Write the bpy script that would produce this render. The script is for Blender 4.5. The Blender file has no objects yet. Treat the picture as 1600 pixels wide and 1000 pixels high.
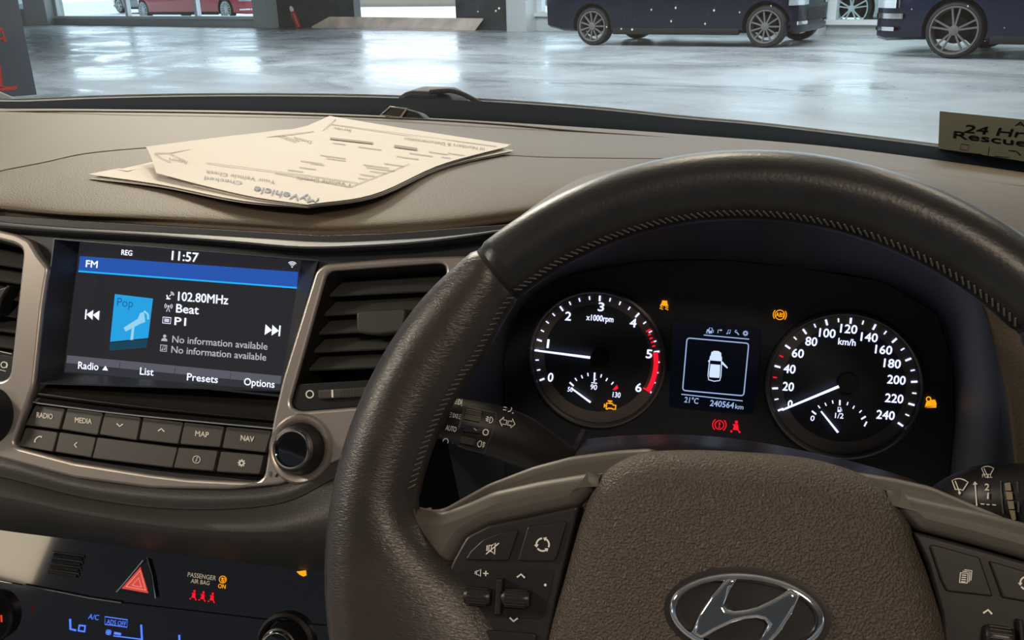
import bpy, bmesh, math, random
from mathutils import Vector, Matrix
from mathutils.bvhtree import BVHTree
C = bpy.context.scene.collection
S = bpy.context.scene
random.seed(4)
# ------------------------------------------------------------------ camera
H = 1.05                                   # camera height over the workshop floor
F = 1464.478                               # focal length in pixels of the 1600 px wide frame
RT = Vector((0.95546456, 0.29364591, -0.02931823))
UP = Vector((-0.07488609, 0.33735547, 0.93839403))
FW = Vector((-0.28544623, 0.89440671, -0.34432119))
EYE = Vector((0, 0, H))
cam = bpy.data.cameras.new('camera')
cam.sensor_width = 36.0
cam.lens = 36.0*F/1600
cam.clip_start = 0.02
cam.clip_end = 400
camo = bpy.data.objects.new('camera', cam)
C.objects.link(camo)
camo.matrix_world = Matrix(((RT.x, UP.x, -FW.x, 0), (RT.y, UP.y, -FW.y, 0), (RT.z, UP.z, -FW.z, H), (0, 0, 0, 1)))
S.camera = camo
# ------------------------------------------------------------------ view, world, lamps
S.view_settings.view_transform = 'Standard'
S.view_settings.look = 'None'
S.view_settings.gamma = 1
S.view_settings.use_curve_mapping = False
S.view_settings.exposure = 0.0
S.cycles.use_denoising = True
S.cycles.max_bounces = 8
S.cycles.transparent_max_bounces = 12
S.cycles.caustics_reflective = False
S.cycles.caustics_refractive = False
W = bpy.data.worlds.new('sky')
S.world = W
W.use_nodes = True
nt = W.node_tree
nt.nodes.clear()
def nn(t, **k):
    n = nt.nodes.new(t)
    for a, b in k.items(): setattr(n, a, b)
    return n
tc = nn('ShaderNodeTexCoord')
sx = nn('ShaderNodeSeparateXYZ')
nt.links.new(tc.outputs['Generated'], sx.inputs[0])
rp = nn('ShaderNodeMapRange', interpolation_type='SMOOTHSTEP')
rp.inputs['From Min'].default_value = -0.35
rp.inputs['From Max'].default_value = 0.35
nt.links.new(sx.outputs['Y'], rp.inputs['Value'])
mx = nn('ShaderNodeMix', data_type='RGBA')
nt.links.new(rp.outputs[0], mx.inputs['Factor'])
mx.inputs[6].default_value = (0.040, 0.045, 0.052, 1)     # the dim workshop behind the car
mx.inputs[7].default_value = (0.80, 0.90, 1.0, 1)     # the overcast day in front of it
bg = nn('ShaderNodeBackground')
bg.inputs['Strength'].default_value = 3.6
ou = nn('ShaderNodeOutputWorld')
nt.links.new(mx.outputs[2], bg.inputs['Color'])
nt.links.new(bg.outputs[0], ou.inputs['Surface'])
def area(name, loc, target, sx_, sy_, power, col):
    l = bpy.data.lights.new(name, 'AREA')
    l.shape = 'RECTANGLE'; l.size = sx_; l.size_y = sy_; l.energy = power; l.color = col
    o = bpy.data.objects.new(name, l); C.objects.link(o)
    o.location = loc
    o.rotation_euler = (Vector(target)-Vector(loc)).to_track_quat('-Z', 'Y').to_euler()
    return o
WARM = (1.0, 0.84, 0.64)
area('workshop_or_added_lamp', (-3.9, 5.4, 3.9), (-0.3, 0.7, 0.9), 1.2, 0.5, 190, WARM)
area('workshop_or_added_lamp', (-0.8, 3.4, 4.3), (-0.4, 0.7, 0.9), 1.2, 0.5, 85, WARM)
area('workshop_or_added_lamp', (1.8, 3.6, 4.2), (0.0, 0.5, 0.9), 1.6, 0.6, 45, WARM)
area('overhead_fill', (-3.6, 11.5, 4.45), (-3.6, 11.5, 0), 13, 6, 1250, (0.92, 0.96, 1.0))  # unseen cool fill added under the ceiling to brighten the floor
area('workshop_or_added_lamp', (0.9, -2.0, 3.2), (0.0, 0.4, 0.8), 0.5, 0.3, 36, (1.0, 0.80, 0.62))
area('workshop_or_added_lamp', (-2.30, -1.40, 0.95), (-0.55, 0.5, 0.8), 0.24, 0.26, 1.1, (1.0, 0.84, 0.60))  # unseen lamp added only for the beige glare on the climate panel
area('workshop_or_added_lamp', (-2.3, -0.2, 1.95), (-0.6, 0.5, 0.8), 0.4, 0.3, 25, (1.0, 0.86, 0.70))
# ------------------------------------------------------------------ materials
def sock(nodes, *names):
    for n in names:
        if n in nodes.inputs: return nodes.inputs[n]
def mat(name, col, rough=0.5, metal=0.0, spec=0.5, bump=None, emit=None, coat=0.0, var=None, sheen=0.0):
    """bump = (kind, scale, strength, distance); var = (scale, amount) brightness wear; emit = (colour, strength)"""
    m = bpy.data.materials.new(name); m.use_nodes = True
    t = m.node_tree; p = t.nodes['Principled BSDF']
    p.inputs['Base Color'].default_value = (*col, 1)
    p.inputs['Roughness'].default_value = rough
    p.inputs['Metallic'].default_value = metal
    p.inputs['Specular IOR Level'].default_value = spec
    p.inputs['Coat Weight'].default_value = coat
    p.inputs['Coat Roughness'].default_value = 0.03
    if emit:
        p.inputs['Emission Color'].default_value = (*emit[0], 1)
        p.inputs['Emission Strength'].default_value = emit[1]
    co = t.nodes.new('ShaderNodeTexCoord')
    if bump:
        kind, sc, st, di = bump
        if kind == 'leather':
            v = t.nodes.new('ShaderNodeTexVoronoi'); v.feature = 'SMOOTH_F1'
            v.inputs['Scale'].default_value = sc
            ns = t.nodes.new('ShaderNodeTexNoise'); ns.inputs['Scale'].default_value = sc*0.35; ns.inputs['Detail'].default_value = 2
            mxv = t.nodes.new('ShaderNodeMix'); mxv.data_type = 'VECTOR'; mxv.inputs['Factor'].default_value = 0.0007
            t.links.new(co.outputs['Object'], ns.inputs['Vector'])
            t.links.new(co.outputs['Object'], mxv.inputs[4]); t.links.new(ns.outputs['Color'], mxv.inputs[5])
            t.links.new(mxv.outputs[1], v.inputs['Vector'])
            out = v.outputs['Distance']
        elif kind == 'wrinkle':
            mp = t.nodes.new('ShaderNodeMapping'); mp.inputs['Scale'].default_value = (0.5, 1.6, 1.0)
            v = t.nodes.new('ShaderNodeTexNoise'); v.inputs['Scale'].default_value = sc; v.inputs['Detail'].default_value = 3; v.inputs['Distortion'].default_value = 0.8
            t.links.new(co.outputs['Object'], mp.inputs[0]); t.links.new(mp.outputs[0], v.inputs['Vector'])
            out = v.outputs['Fac']
        else:
            v = t.nodes.new('ShaderNodeTexNoise'); v.inputs['Scale'].default_value = sc; v.inputs['Detail'].default_value = 3
            t.links.new(co.outputs['Object'], v.inputs['Vector']); out = v.outputs['Fac']
        b = t.nodes.new('ShaderNodeBump'); b.inputs['Strength'].default_value = st; b.inputs['Distance'].default_value = di
        t.links.new(out, b.inputs['Height']); t.links.new(b.outputs[0], p.inputs['Normal'])
    if var:
        ns = t.nodes.new('ShaderNodeTexNoise'); ns.inputs['Scale'].default_value = var[0]; ns.inputs['Detail'].default_value = 4
        t.links.new(co.outputs['Object'], ns.inputs['Vector'])
        mr = t.nodes.new('ShaderNodeMapRange'); mr.inputs['From Min'].default_value = .3; mr.inputs['From Max'].default_value = .7
        mr.inputs['To Min'].default_value = 1-var[1]; mr.inputs['To Max'].default_value = 1+var[1]
        t.links.new(ns.outputs['Fac'], mr.inputs['Value'])
        mu = t.nodes.new('ShaderNodeVectorMath'); mu.operation = 'SCALE'; mu.inputs[0].default_value = col
        t.links.new(mr.outputs[0], mu.inputs['Scale']); t.links.new(mu.outputs[0], p.inputs['Base Color'])
    return m
def lit(name, col, st): return mat(name, (0.0, 0.0, 0.0), 0.6, spec=0.0, emit=(col, st))
M = dict(
    dash=mat('dash_soft_plastic', (0.120, 0.092, 0.064), 0.58, spec=0.3, bump=('leather', 800, 0.5, 0.0006)),
    ledge=mat('dash_ledge_plastic', (0.120, 0.092, 0.064), 0.58, spec=0.3, bump=('noise', 900, 0.15, 0.0004)),
    dark=mat('dark_plastic', (0.030, 0.034, 0.040), 0.5, bump=('noise', 1200, 0.12, 0.0003)),
    lower=mat('lower_dash_plastic', (0.04, 0.037, 0.034), 0.52, bump=('leather', 700, 0.3, 0.0004)),
    black=mat('black_plastic', (0.009, 0.009, 0.010), 0.42),
    stalk=mat('stalk_plastic', (0.024, 0.022, 0.021), 0.42),
    pit=mat('matt_black', (0.006, 0.006, 0.007), 0.8),
    piano=mat('piano_black', (0.004, 0.004, 0.005), 0.06, coat=0.5),
    silver=mat('satin_silver_trim', (0.50, 0.445, 0.40), 0.36, metal=0.75, bump=('noise', 2500, 0.08, 0.0002)),
    button=mat('button_plastic', (0.064, 0.058, 0.052), 0.45),
    chrome=mat('chrome', (0.86, 0.85, 0.86), 0.07, metal=1.0),
    leather=mat('wheel_leather', (0.019, 0.019, 0.020), 0.36, spec=0.45, bump=('noise', 500, 0.22, 0.0006), var=(40, .25)),
    grip=mat('worn_wheel_leather', (0.036, 0.029, 0.025), 0.34, spec=0.55, bump=('wrinkle', 700, 0.35, 0.0008), var=(30, .3)),
    airbag=mat('airbag_vinyl', (0.088, 0.070, 0.056), 0.5, spec=0.45, bump=('leather', 1050, 1.0, 0.0010)),
    spoke=mat('spoke_plastic', (0.098, 0.088, 0.074), 0.45, bump=('noise', 1500, 0.2, 0.0003)),
    shroud=mat('column_shroud_plastic', (0.05, 0.047, 0.052), 0.38, bump=('noise', 1300, 0.15, 0.0003)),
    stitch=mat('grey_thread', (0.12, 0.11, 0.10), 0.7),
    glassblk=mat('display_glass', (0.006, 0.006, 0.007), 0.12, emit=((0.10, 0.095, 0.115), 0.20)),
    dial=mat('dial_black', (0.010, 0.012, 0.018), 0.5),
    ring=mat('dial_ring_grey', (0.10, 0.09, 0.085), 0.3),
    band=mat('windscreen_frit_black', (0.008, 0.011, 0.016), 0.9, spec=0.02),
    rubber=mat('rubber_black', (0.02, 0.021, 0.023), 0.6),
    paper=mat('white_paper', (0.78, 0.73, 0.67), 0.8, spec=0.2),
    ink=mat('grey_ink', (0.33, 0.28, 0.25), 0.8),
    inkblue=mat('blue_ink', (0.27, 0.29, 0.38), 0.8),
    print=mat('printed_symbol_glow', (0.80, 0.75, 0.66), 0.6, emit=((0.8, 0.72, 0.6), 0.12)),  # unlit printing, faint glow added to brighten it
    white=lit('lit_white', (0.80, 0.84, 1.0), 1.25),
    softwhite=lit('lit_soft_white', (0.80, 0.80, 0.82), 0.62),
    gauge=lit('lit_gauge_white', (0.66, 0.70, 1.0), 1.5),
    info=lit('lit_info_blue', (0.45, 0.60, 1.0), 0.75),
    red=lit('lit_red', (1.0, 0.012, 0.035), 0.95),
    amber=lit('lit_amber', (1.0, 0.38, 0.01), 1.1),
    lcd=lit('lit_lcd_blue', (0.10, 0.22, 1.0), 1.2),
    green=lit('lit_green', (0.08, 0.75, 0.06), 0.8),
    bluebar=lit('lit_header_blue', (0.028, 0.11, 0.50), 0.85),
    cyan=lit('lit_cyan', (0.02, 0.45, 0.95), 1.0),
    tile=lit('lit_tile_blue', (0.025, 0.40, 0.85), 0.9),
    tileink=lit('lit_tile_ink', (0.015, 0.17, 0.45), 0.8),
    tilepale=lit('lit_tile_pale', (0.33, 0.72, 0.95), 0.9),
    tilefade=lit('lit_tile_fade', (0.02, 0.10, 0.17), 0.6),
    softkey=lit('lit_softkey_grey', (0.16, 0.16, 0.20), 0.65),
    softkeylo=lit('lit_softkey_dark', (0.055, 0.055, 0.07), 0.65),
    hazard=mat('hazard_red', (0.65, 0.07, 0.06), 0.35, emit=((0.7, 0.06, 0.05), 0.5)),
    hazardline=mat('hazard_line', (0.8, 0.5, 0.42), 0.5, emit=((0.8, 0.35, 0.28), 0.45)),
)
# ------------------------------------------------------------------ geometry helpers
WM = {}                                     # world matrix of each object made
def ray(u, v):
    return RT*((u-800)/F) - UP*((v-500)/F) + FW
def PY(u, v, y):
    d = ray(u, v); return EYE + d*(y/d.y)
def PZ(u, v, z):                            # z relative to the camera height
    d = ray(u, v); return EYE + d*(z/d.z)
def PG(u, v): return PZ(u, v, -H)
class Plane:
    def __init__(s, o, tilt, X=(1, 0, 0), rel=True):
        s.o = Vector(o) + (Vector((0, 0, H)) if rel else Vector())
        s.X = Vector(X).normalized()
        s.N = (Vector((0, 0, 1)).cross(s.X)*-math.cos(tilt) + Vector((0, 0, math.sin(tilt)))).normalized()
        s.U = s.N.cross(s.X).normalized()
        X, U, N, o = s.X, s.U, s.N, s.o
        s.M = Matrix(((X.x, U.x, N.x, o.x), (X.y, U.y, N.y, o.y), (X.z, U.z, N.z, o.z), (0, 0, 0, 1)))
    def hit(s, u, v, c=0.0):
        d = ray(u, v); t = ((s.o + s.N*c - EYE).dot(s.N))/d.dot(s.N)
        return EYE + d*t
    def px(s, u, v, c=0.0):
        p = s.hit(u, v, c) - s.o
        return (p.dot(s.X), p.dot(s.U))
    def w(s, a, b, c=0.0): return s.o + s.X*a + s.U*b + s.N*c
    def __call__(s, c): return lambda u, v: s.hit(u, v, c)
def place(o, parent, Mw):
    WM[o.name] = Mw.copy()
    if parent is None: o.matrix_world = Mw
    else:
        o.parent = parent
        o.matrix_basis = WM[parent.name].inverted() @ Mw
def smooth(me, ang=35):
    for p in me.polygons: p.use_smooth = True
    me.set_sharp_from_angle(angle=math.radians(ang))
def link(name, me, m, parent=None, Mw=None, ang=35):
    if m is not None:
        ms = m if isinstance(m, (list, tuple)) else [m]
        me.materials.clear()
        for q in ms: me.materials.append(q)
    smooth(me, ang)
    o = bpy.data.objects.new(name, me); C.objects.link(o)
    place(o, parent, Mw if Mw is not None else Matrix())
    return o
def obj(name, bm, m, parent=None, Mw=None, ang=35, loc=None):
    """bm in world space unless Mw is given; loc re-bases it on that world point"""
    if Mw is None:
        if loc is None and parent is not None: Mw = WM[parent.name]
        elif loc is not None: Mw = Matrix.Translation(loc)
        else: Mw = Matrix()
        bm.transform(Mw.inverted())
    me = bpy.data.meshes.new(name); bm.to_mesh(me); bm.free()
    return link(name, me, m, parent, Mw, ang)
def tag(o, label=None, cat=None, group=None, kind=None):
    for k, v in (('label', label), ('category', cat), ('group', group), ('kind', kind)):
        if v: o[k] = v
    return o
def thing(name, label, cat, loc=(0, 0, 0), group=None):
    o = bpy.data.objects.new(name, None); o.empty_display_size = 0.05; C.objects.link(o)
    place(o, None, Matrix.Translation(Vector(loc)))
    return tag(o, label, cat, group)
def catmull(P, n, closed=False):
    """n samples along a Catmull-Rom curve through P (tuples or Vectors)"""
    P = [Vector(p) for p in P]; k = len(P); out = []
    segs = k if closed else k-1
    for i in range(n):
        t = i*segs/(n if closed else n-1); s = min(int(t), segs-1); f = t-s
        if closed: a, b, c, d = (P[(s+j) % k] for j in (-1, 0, 1, 2))
        else:
            b, c = P[s], P[s+1]
            a = P[s-1] if s > 0 else b*2-c
            d = P[s+2] if s+2 < k else c*2-b
        out.append(0.5*((2*b)+(c-a)*f+(2*a-5*b+4*c-d)*f*f+(3*b-a-3*c+d)*f*f*f))
    return out
def arcsample(P, n, closed=False):
    """n points equally spaced along the Catmull-Rom curve through P"""
    Q = catmull(P, 16*len(P), closed)
    if closed: Q.append(Q[0])
    L = [0]
    for a, b in zip(Q, Q[1:]): L.append(L[-1]+(b-a).length)
    out = []; j = 0
    for i in range(n):
        t = L[-1]*i/(n if closed else n-1)
        while j < len(L)-2 and L[j+1] < t: j += 1
        f = (t-L[j])/max(L[j+1]-L[j], 1e-12)
        out.append(Q[j].lerp(Q[j+1], min(max(f, 0), 1)))
    return out
def rc(P, r, n=4):
    """round the corners of polygon P (2-D tuples) with radius-like distance r"""
    P = [Vector(p[:2]) for p in P]; k = len(P); out = []
    for i in range(k):
        a, b, c = P[i-1], P[i], P[(i+1) % k]
        ri = r[i] if isinstance(r, (list, tuple)) else r
        d1 = min(ri, (a-b).length*.45); d2 = min(ri, (c-b).length*.45)
        if d1 < 1e-6 or d2 < 1e-6: out.append(b); continue
        p = b+(a-b).normalized()*d1; q = b+(c-b).normalized()*d2
        for j in range(n+1):
            t = j/n; out.append(p*(1-t)**2+b*2*t*(1-t)+q*t*t)
    return out
def surf(rows, nu, nv, close_v=False):
    """smooth surface through rows of world points -> bmesh"""
    R_ = [arcsample(r, nu) for r in rows]
    cols = [catmull([r[i] for r in R_], nv) for i in range(nu)]
    bm = bmesh.new()
    V = [[bm.verts.new(c[j]) for c in cols] for j in range(nv)]
    for j in range(nv-1):
        for i in range(nu-1): bm.faces.new((V[j][i], V[j][i+1], V[j+1][i+1], V[j+1][i]))
    bmesh.ops.recalc_face_normals(bm, faces=bm.faces)
    s = sum((f.normal.dot(f.calc_center_median()-EYE)) for f in bm.faces)
    if s > 0: bmesh.ops.reverse_faces(bm, faces=bm.faces)
    return bm
def thick(bm, t):
    bmesh.ops.solidify(bm, geom=bm.faces[:], thickness=t); return bm
def curve_mesh(name, loops, c0, c1, bev, res=2):
    cu = bpy.data.curves.new(name, 'CURVE'); cu.dimensions = '2D'; cu.fill_mode = 'BOTH'
    th = c1-c0
    bev = min(bev, th*0.49)
    cu.extrude = th/2-bev; cu.bevel_depth = bev; cu.bevel_resolution = res; cu.offset = -bev
    for L in loops:
        s = cu.splines.new('POLY'); s.points.add(len(L)-1)
        for p, q in zip(s.points, L): p.co = (q[0], q[1], 0, 1)
        s.use_cyclic_u = True
    o = bpy.data.objects.new(name, cu)
    me = bpy.data.meshes.new_from_object(o)
    bpy.data.objects.remove(o); bpy.data.curves.remove(cu)
    me.transform(Matrix.Translation((0, 0, (c0+c1)/2)))
    return me
def plate(name, pl, loops, c0, c1, m, parent, bev=0.0008, r=0.0, cpx=None, local=False, ang=35):
    """flat panel of plane pl; loops of pixel points (first the outline, then holes), rounded by r metres"""
    if not isinstance(loops[0], list): loops = [loops]
    c = c1 if cpx is None else cpx
    LL = []
    for i, L in enumerate(loops):
        q = L if local else [pl.px(*p, c) for p in L]
        rr = r[i] if isinstance(r, (list, tuple)) else r
        LL.append(rc(q, rr) if rr else q)
    me = curve_mesh(name, LL, c0, c1, bev)
    return link(name, me, m, parent, pl.M, ang)
def pillow(name, pl, outline, prof, m, parent, n=96, cpx=0.0, ctr=None, ang=60):
    """domed pad: outline (pixels) shrunk towards its centre through profile [(scale, height)]"""
    L = [Vector(pl.px(p[0], p[1], cpx)) for p in arcsample(outline, n, True)] if len(outline) < n else [Vector(pl.px(p[0], p[1], cpx)) for p in outline]
    ct = Vector(pl.px(*ctr, cpx)) if ctr else sum(L, Vector((0, 0)))/len(L)
    bm = bmesh.new(); prev = None
    for s, h in prof:
        ring = [bm.verts.new(((ct+(p-ct)*s).x, (ct+(p-ct)*s).y, h)) for p in L]
        if prev:
            for i in range(len(L)): bm.faces.new((prev[i-1], prev[i], ring[i], ring[i-1]))
        prev = ring
    bm.faces.new(prev)
    bmesh.ops.recalc_face_normals(bm, faces=bm.faces)
    return obj(name, bm, m, parent, pl.M, ang)
def lathe(prof, n=48, cap=True):
    """profile [(r, z)] turned about z -> bmesh"""
    bm = bmesh.new(); prev = None
    for r, z in prof:
        ring = [bm.verts.new((r*math.cos(2*math.pi*i/n), r*math.sin(2*math.pi*i/n), z)) for i in range(n)]
        if prev:
            for i in range(n): bm.faces.new((prev[i-1], prev[i], ring[i], ring[i-1]))
        else: first = ring
        prev = ring
    if cap:
        bm.faces.new(prev)
        bm.faces.new(first[::-1])
    bmesh.ops.recalc_face_normals(bm, faces=bm.faces)
    return bm
def box(bm, lo, hi, Mx=None):
    vs = [bm.verts.new((x, y, z)) for x in (lo[0], hi[0]) for y in (lo[1], hi[1]) for z in (lo[2], hi[2])]
    for f in ((0, 1, 3, 2), (4, 6, 7, 5), (0, 4, 5, 1), (2, 3, 7, 6), (0, 2, 6, 4), (1, 5, 7, 3)): bm.faces.new([vs[i] for i in f])
    if Mx is not None:
        for v in vs: v.co = Mx @ v.co
    return vs
def boxbm(lo, hi, bev=0.0, Mx=None, seg=2):
    bm = bmesh.new(); box(bm, lo, hi)
    bmesh.ops.recalc_face_normals(bm, faces=bm.faces)
    if bev: bmesh.ops.bevel(bm, geom=bm.edges[:], offset=bev, segments=seg, affect='EDGES', profile=0.6)
    if Mx is not None: bm.transform(Mx)
    return bm
def tube(path, radii, n=12, caps=True, flat=None):
    """round bar along path (world points) -> bmesh"""
    bm = bmesh.new(); prev = None; k = len(path); nrm = None
    if not isinstance(radii, (list, tuple)): radii = [radii]*k
    for i, p in enumerate(path):
        t = (path[min(i+1, k-1)]-path[max(i-1, 0)]).normalized()
        if nrm is None: nrm = t.cross(Vector((0.13, 0.3, 0.94))).normalized()
        nrm = (nrm-t*nrm.dot(t)).normalized(); b = t.cross(nrm)
        ring = [bm.verts.new(p+(nrm*math.cos(a)+b*math.sin(a))*radii[i]) for a in (2*math.pi*j/n for j in range(n))]
        if prev:
            for j in range(n): bm.faces.new((prev[j-1], prev[j], ring[j], ring[j-1]))
        else: first = ring
        prev = ring
    if caps: bm.faces.new(prev); bm.faces.new(first[::-1])
    bmesh.ops.recalc_face_normals(bm, faces=bm.faces)
    return bm
def bvh_of(*objs, off=0.0004):
    """projector that lays a mark on the surface of these objects"""
    T = []
    for o in objs:
        me = o.data; Mw = WM[o.name]
        T.append(BVHTree.FromPolygons([Mw @ v.co for v in me.vertices], [tuple(p.vertices) for p in me.polygons]))
    def f(u, v):
        d = ray(u, v).normalized(); best = None
        for t in T:
            h = t.ray_cast(EYE, d)
            if h[0] is not None and (best is None or h[3] < best[3]): best = h
        if best is None: return None
        n = best[1] if best[1].dot(d) < 0 else -best[1]
        return best[0]+n*off-d*off
    return f
_cap = []
def text_mesh(s):
    cu = bpy.data.curves.new('t', 'FONT'); cu.body = s; cu.resolution_u = 3
    o = bpy.data.objects.new('t', cu); me = bpy.data.meshes.new_from_object(o)
    V = [v.co.copy() for v in me.vertices]; Fc = [tuple(p.vertices) for p in me.polygons]
    bpy.data.objects.remove(o); bpy.data.curves.remove(cu); bpy.data.meshes.remove(me)
    return V, Fc
class Marks:
    """printing or lit symbols in pixel coordinates, laid on a surface by a projector"""
    def __init__(s): s.P = []; s.F = []
    def poly(s, pts):
        k = len(s.P); s.P += [tuple(p) for p in pts]; s.F.append(tuple(range(k, k+len(pts)))); return s
    def line(s, pts, w, closed=False):
        pts = [Vector(p) for p in pts]; n = len(pts); k = len(s.P)
        for i, p in enumerate(pts):
            a = pts[i-1] if (closed or i > 0) else p; b = pts[(i+1) % n] if (closed or i < n-1) else p
            t = (b-a).normalized(); q = Vector((-t.y, t.x))*w/2; s.P += [tuple(p+q), tuple(p-q)]
        for i in range(n if closed else n-1):
            j = (i+1) % n; s.F.append((k+2*i, k+2*j, k+2*j+1, k+2*i+1))
        return s
    def ring(s, c, rx, w, ry=None, a0=0, a1=360, n=24):
        ry = ry or rx; full = abs(a1-a0) >= 360
        pts = [(c[0]+rx*math.cos(math.radians(a0+(a1-a0)*i/n)), c[1]-ry*math.sin(math.radians(a0+(a1-a0)*i/n))) for i in range(n if full else n+1)]
        return s.line(pts, w, full)
    def disc(s, c, rx, ry=None, n=16):
        ry = ry or rx
        return s.poly([(c[0]+rx*math.cos(2*math.pi*i/n), c[1]+ry*math.sin(2*math.pi*i/n)) for i in range(n)])
    def text(s, t, p0, p1, h, slant=None, bold=0.0):
        """t from baseline point p0 to p1, cap height h, up leaning by slant (pixels of x per pixel of height)"""
        V, Fc = text_mesh(t)
        if not _cap: _cap.append(max(v.y for v in text_mesh('H')[0]))
        x0 = min(v.x for v in V); x1 = max(v.x for v in V)
        p0 = Vector(p0); d = Vector(p1)-p0; e = d.normalized(); up = Vector((e.y, -e.x))
        if slant is not None: up = (up+e*slant)
        for dx, dy in (((0, 0),) if not bold else ((-bold, 0), (bold, 0), (0, bold), (0, -bold))):
            k = len(s.P)
            s.P += [tuple(p0+d*((v.x-x0)/(x1-x0))+up*(h*v.y/_cap[0])+Vector((dx, dy))) for v in V]
            s.F += [tuple(i+k for i in f) for f in Fc]
        return s
    def glyph(s, prims, c, sc, rot=0.0, sy=None):
        """prims in a unit box, y up: ('l', pts, w[, closed]) ('p', pts) ('r', c, r, w) ('d', c, r)"""
        cr, sr = math.cos(math.radians(rot)), math.sin(math.radians(rot)); sy = sy or sc
        T = lambda p: (c[0]+p[0]*sc*cr+p[1]*sy*sr, c[1]+p[0]*sc*sr-p[1]*sy*cr)
        for q in prims:
            if q[0] == 'l': s.line([T(p) for p in q[1]], q[2]*sc, len(q) > 3 and q[3])
            elif q[0] == 'p': s.poly([T(p) for p in q[1]])
            elif q[0] == 'r':
                a0, a1 = (q[4], q[5]) if len(q) > 4 else (0, 360); n = 20
                pts = [T((q[1][0]+q[2]*math.cos(math.radians(a0+(a1-a0)*i/n)), q[1][1]+q[2]*math.sin(math.radians(a0+(a1-a0)*i/n)))) for i in range(n if a1-a0 >= 360 else n+1)]
                s.line(pts, q[3]*sc, a1-a0 >= 360)
            elif q[0] == 'd': s.poly([T((q[1][0]+q[2]*math.cos(i*math.pi/8), q[1][1]+q[2]*math.sin(i*math.pi/8))) for i in range(16)])
        return s
    def build(s, name, proj, m, parent):
        bm = bmesh.new(); V = []
        for p in s.P:
            w = proj(*p); V.append(bm.verts.new(w) if w is not None else None)
        for f in s.F:
            vs = [V[i] for i in f]
            if any(v is None for v in vs) or len(set(vs)) < 3: continue
            try: bm.faces.new(vs)
            except ValueError: pass
        for v in [v for v in bm.verts if not v.link_faces]: bm.verts.remove(v)
        for f in bm.faces:
            f.normal_update()
            if f.normal.dot(f.calc_center_median()-EYE) > 0: f.normal_flip()
        if parent is None:
            loc = sum((v.co for v in bm.verts), Vector())/max(len(bm.verts), 1)
            return obj(name, bm, m, None, None, 30, loc)
        return obj(name, bm, m, parent, None, 30)
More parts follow.
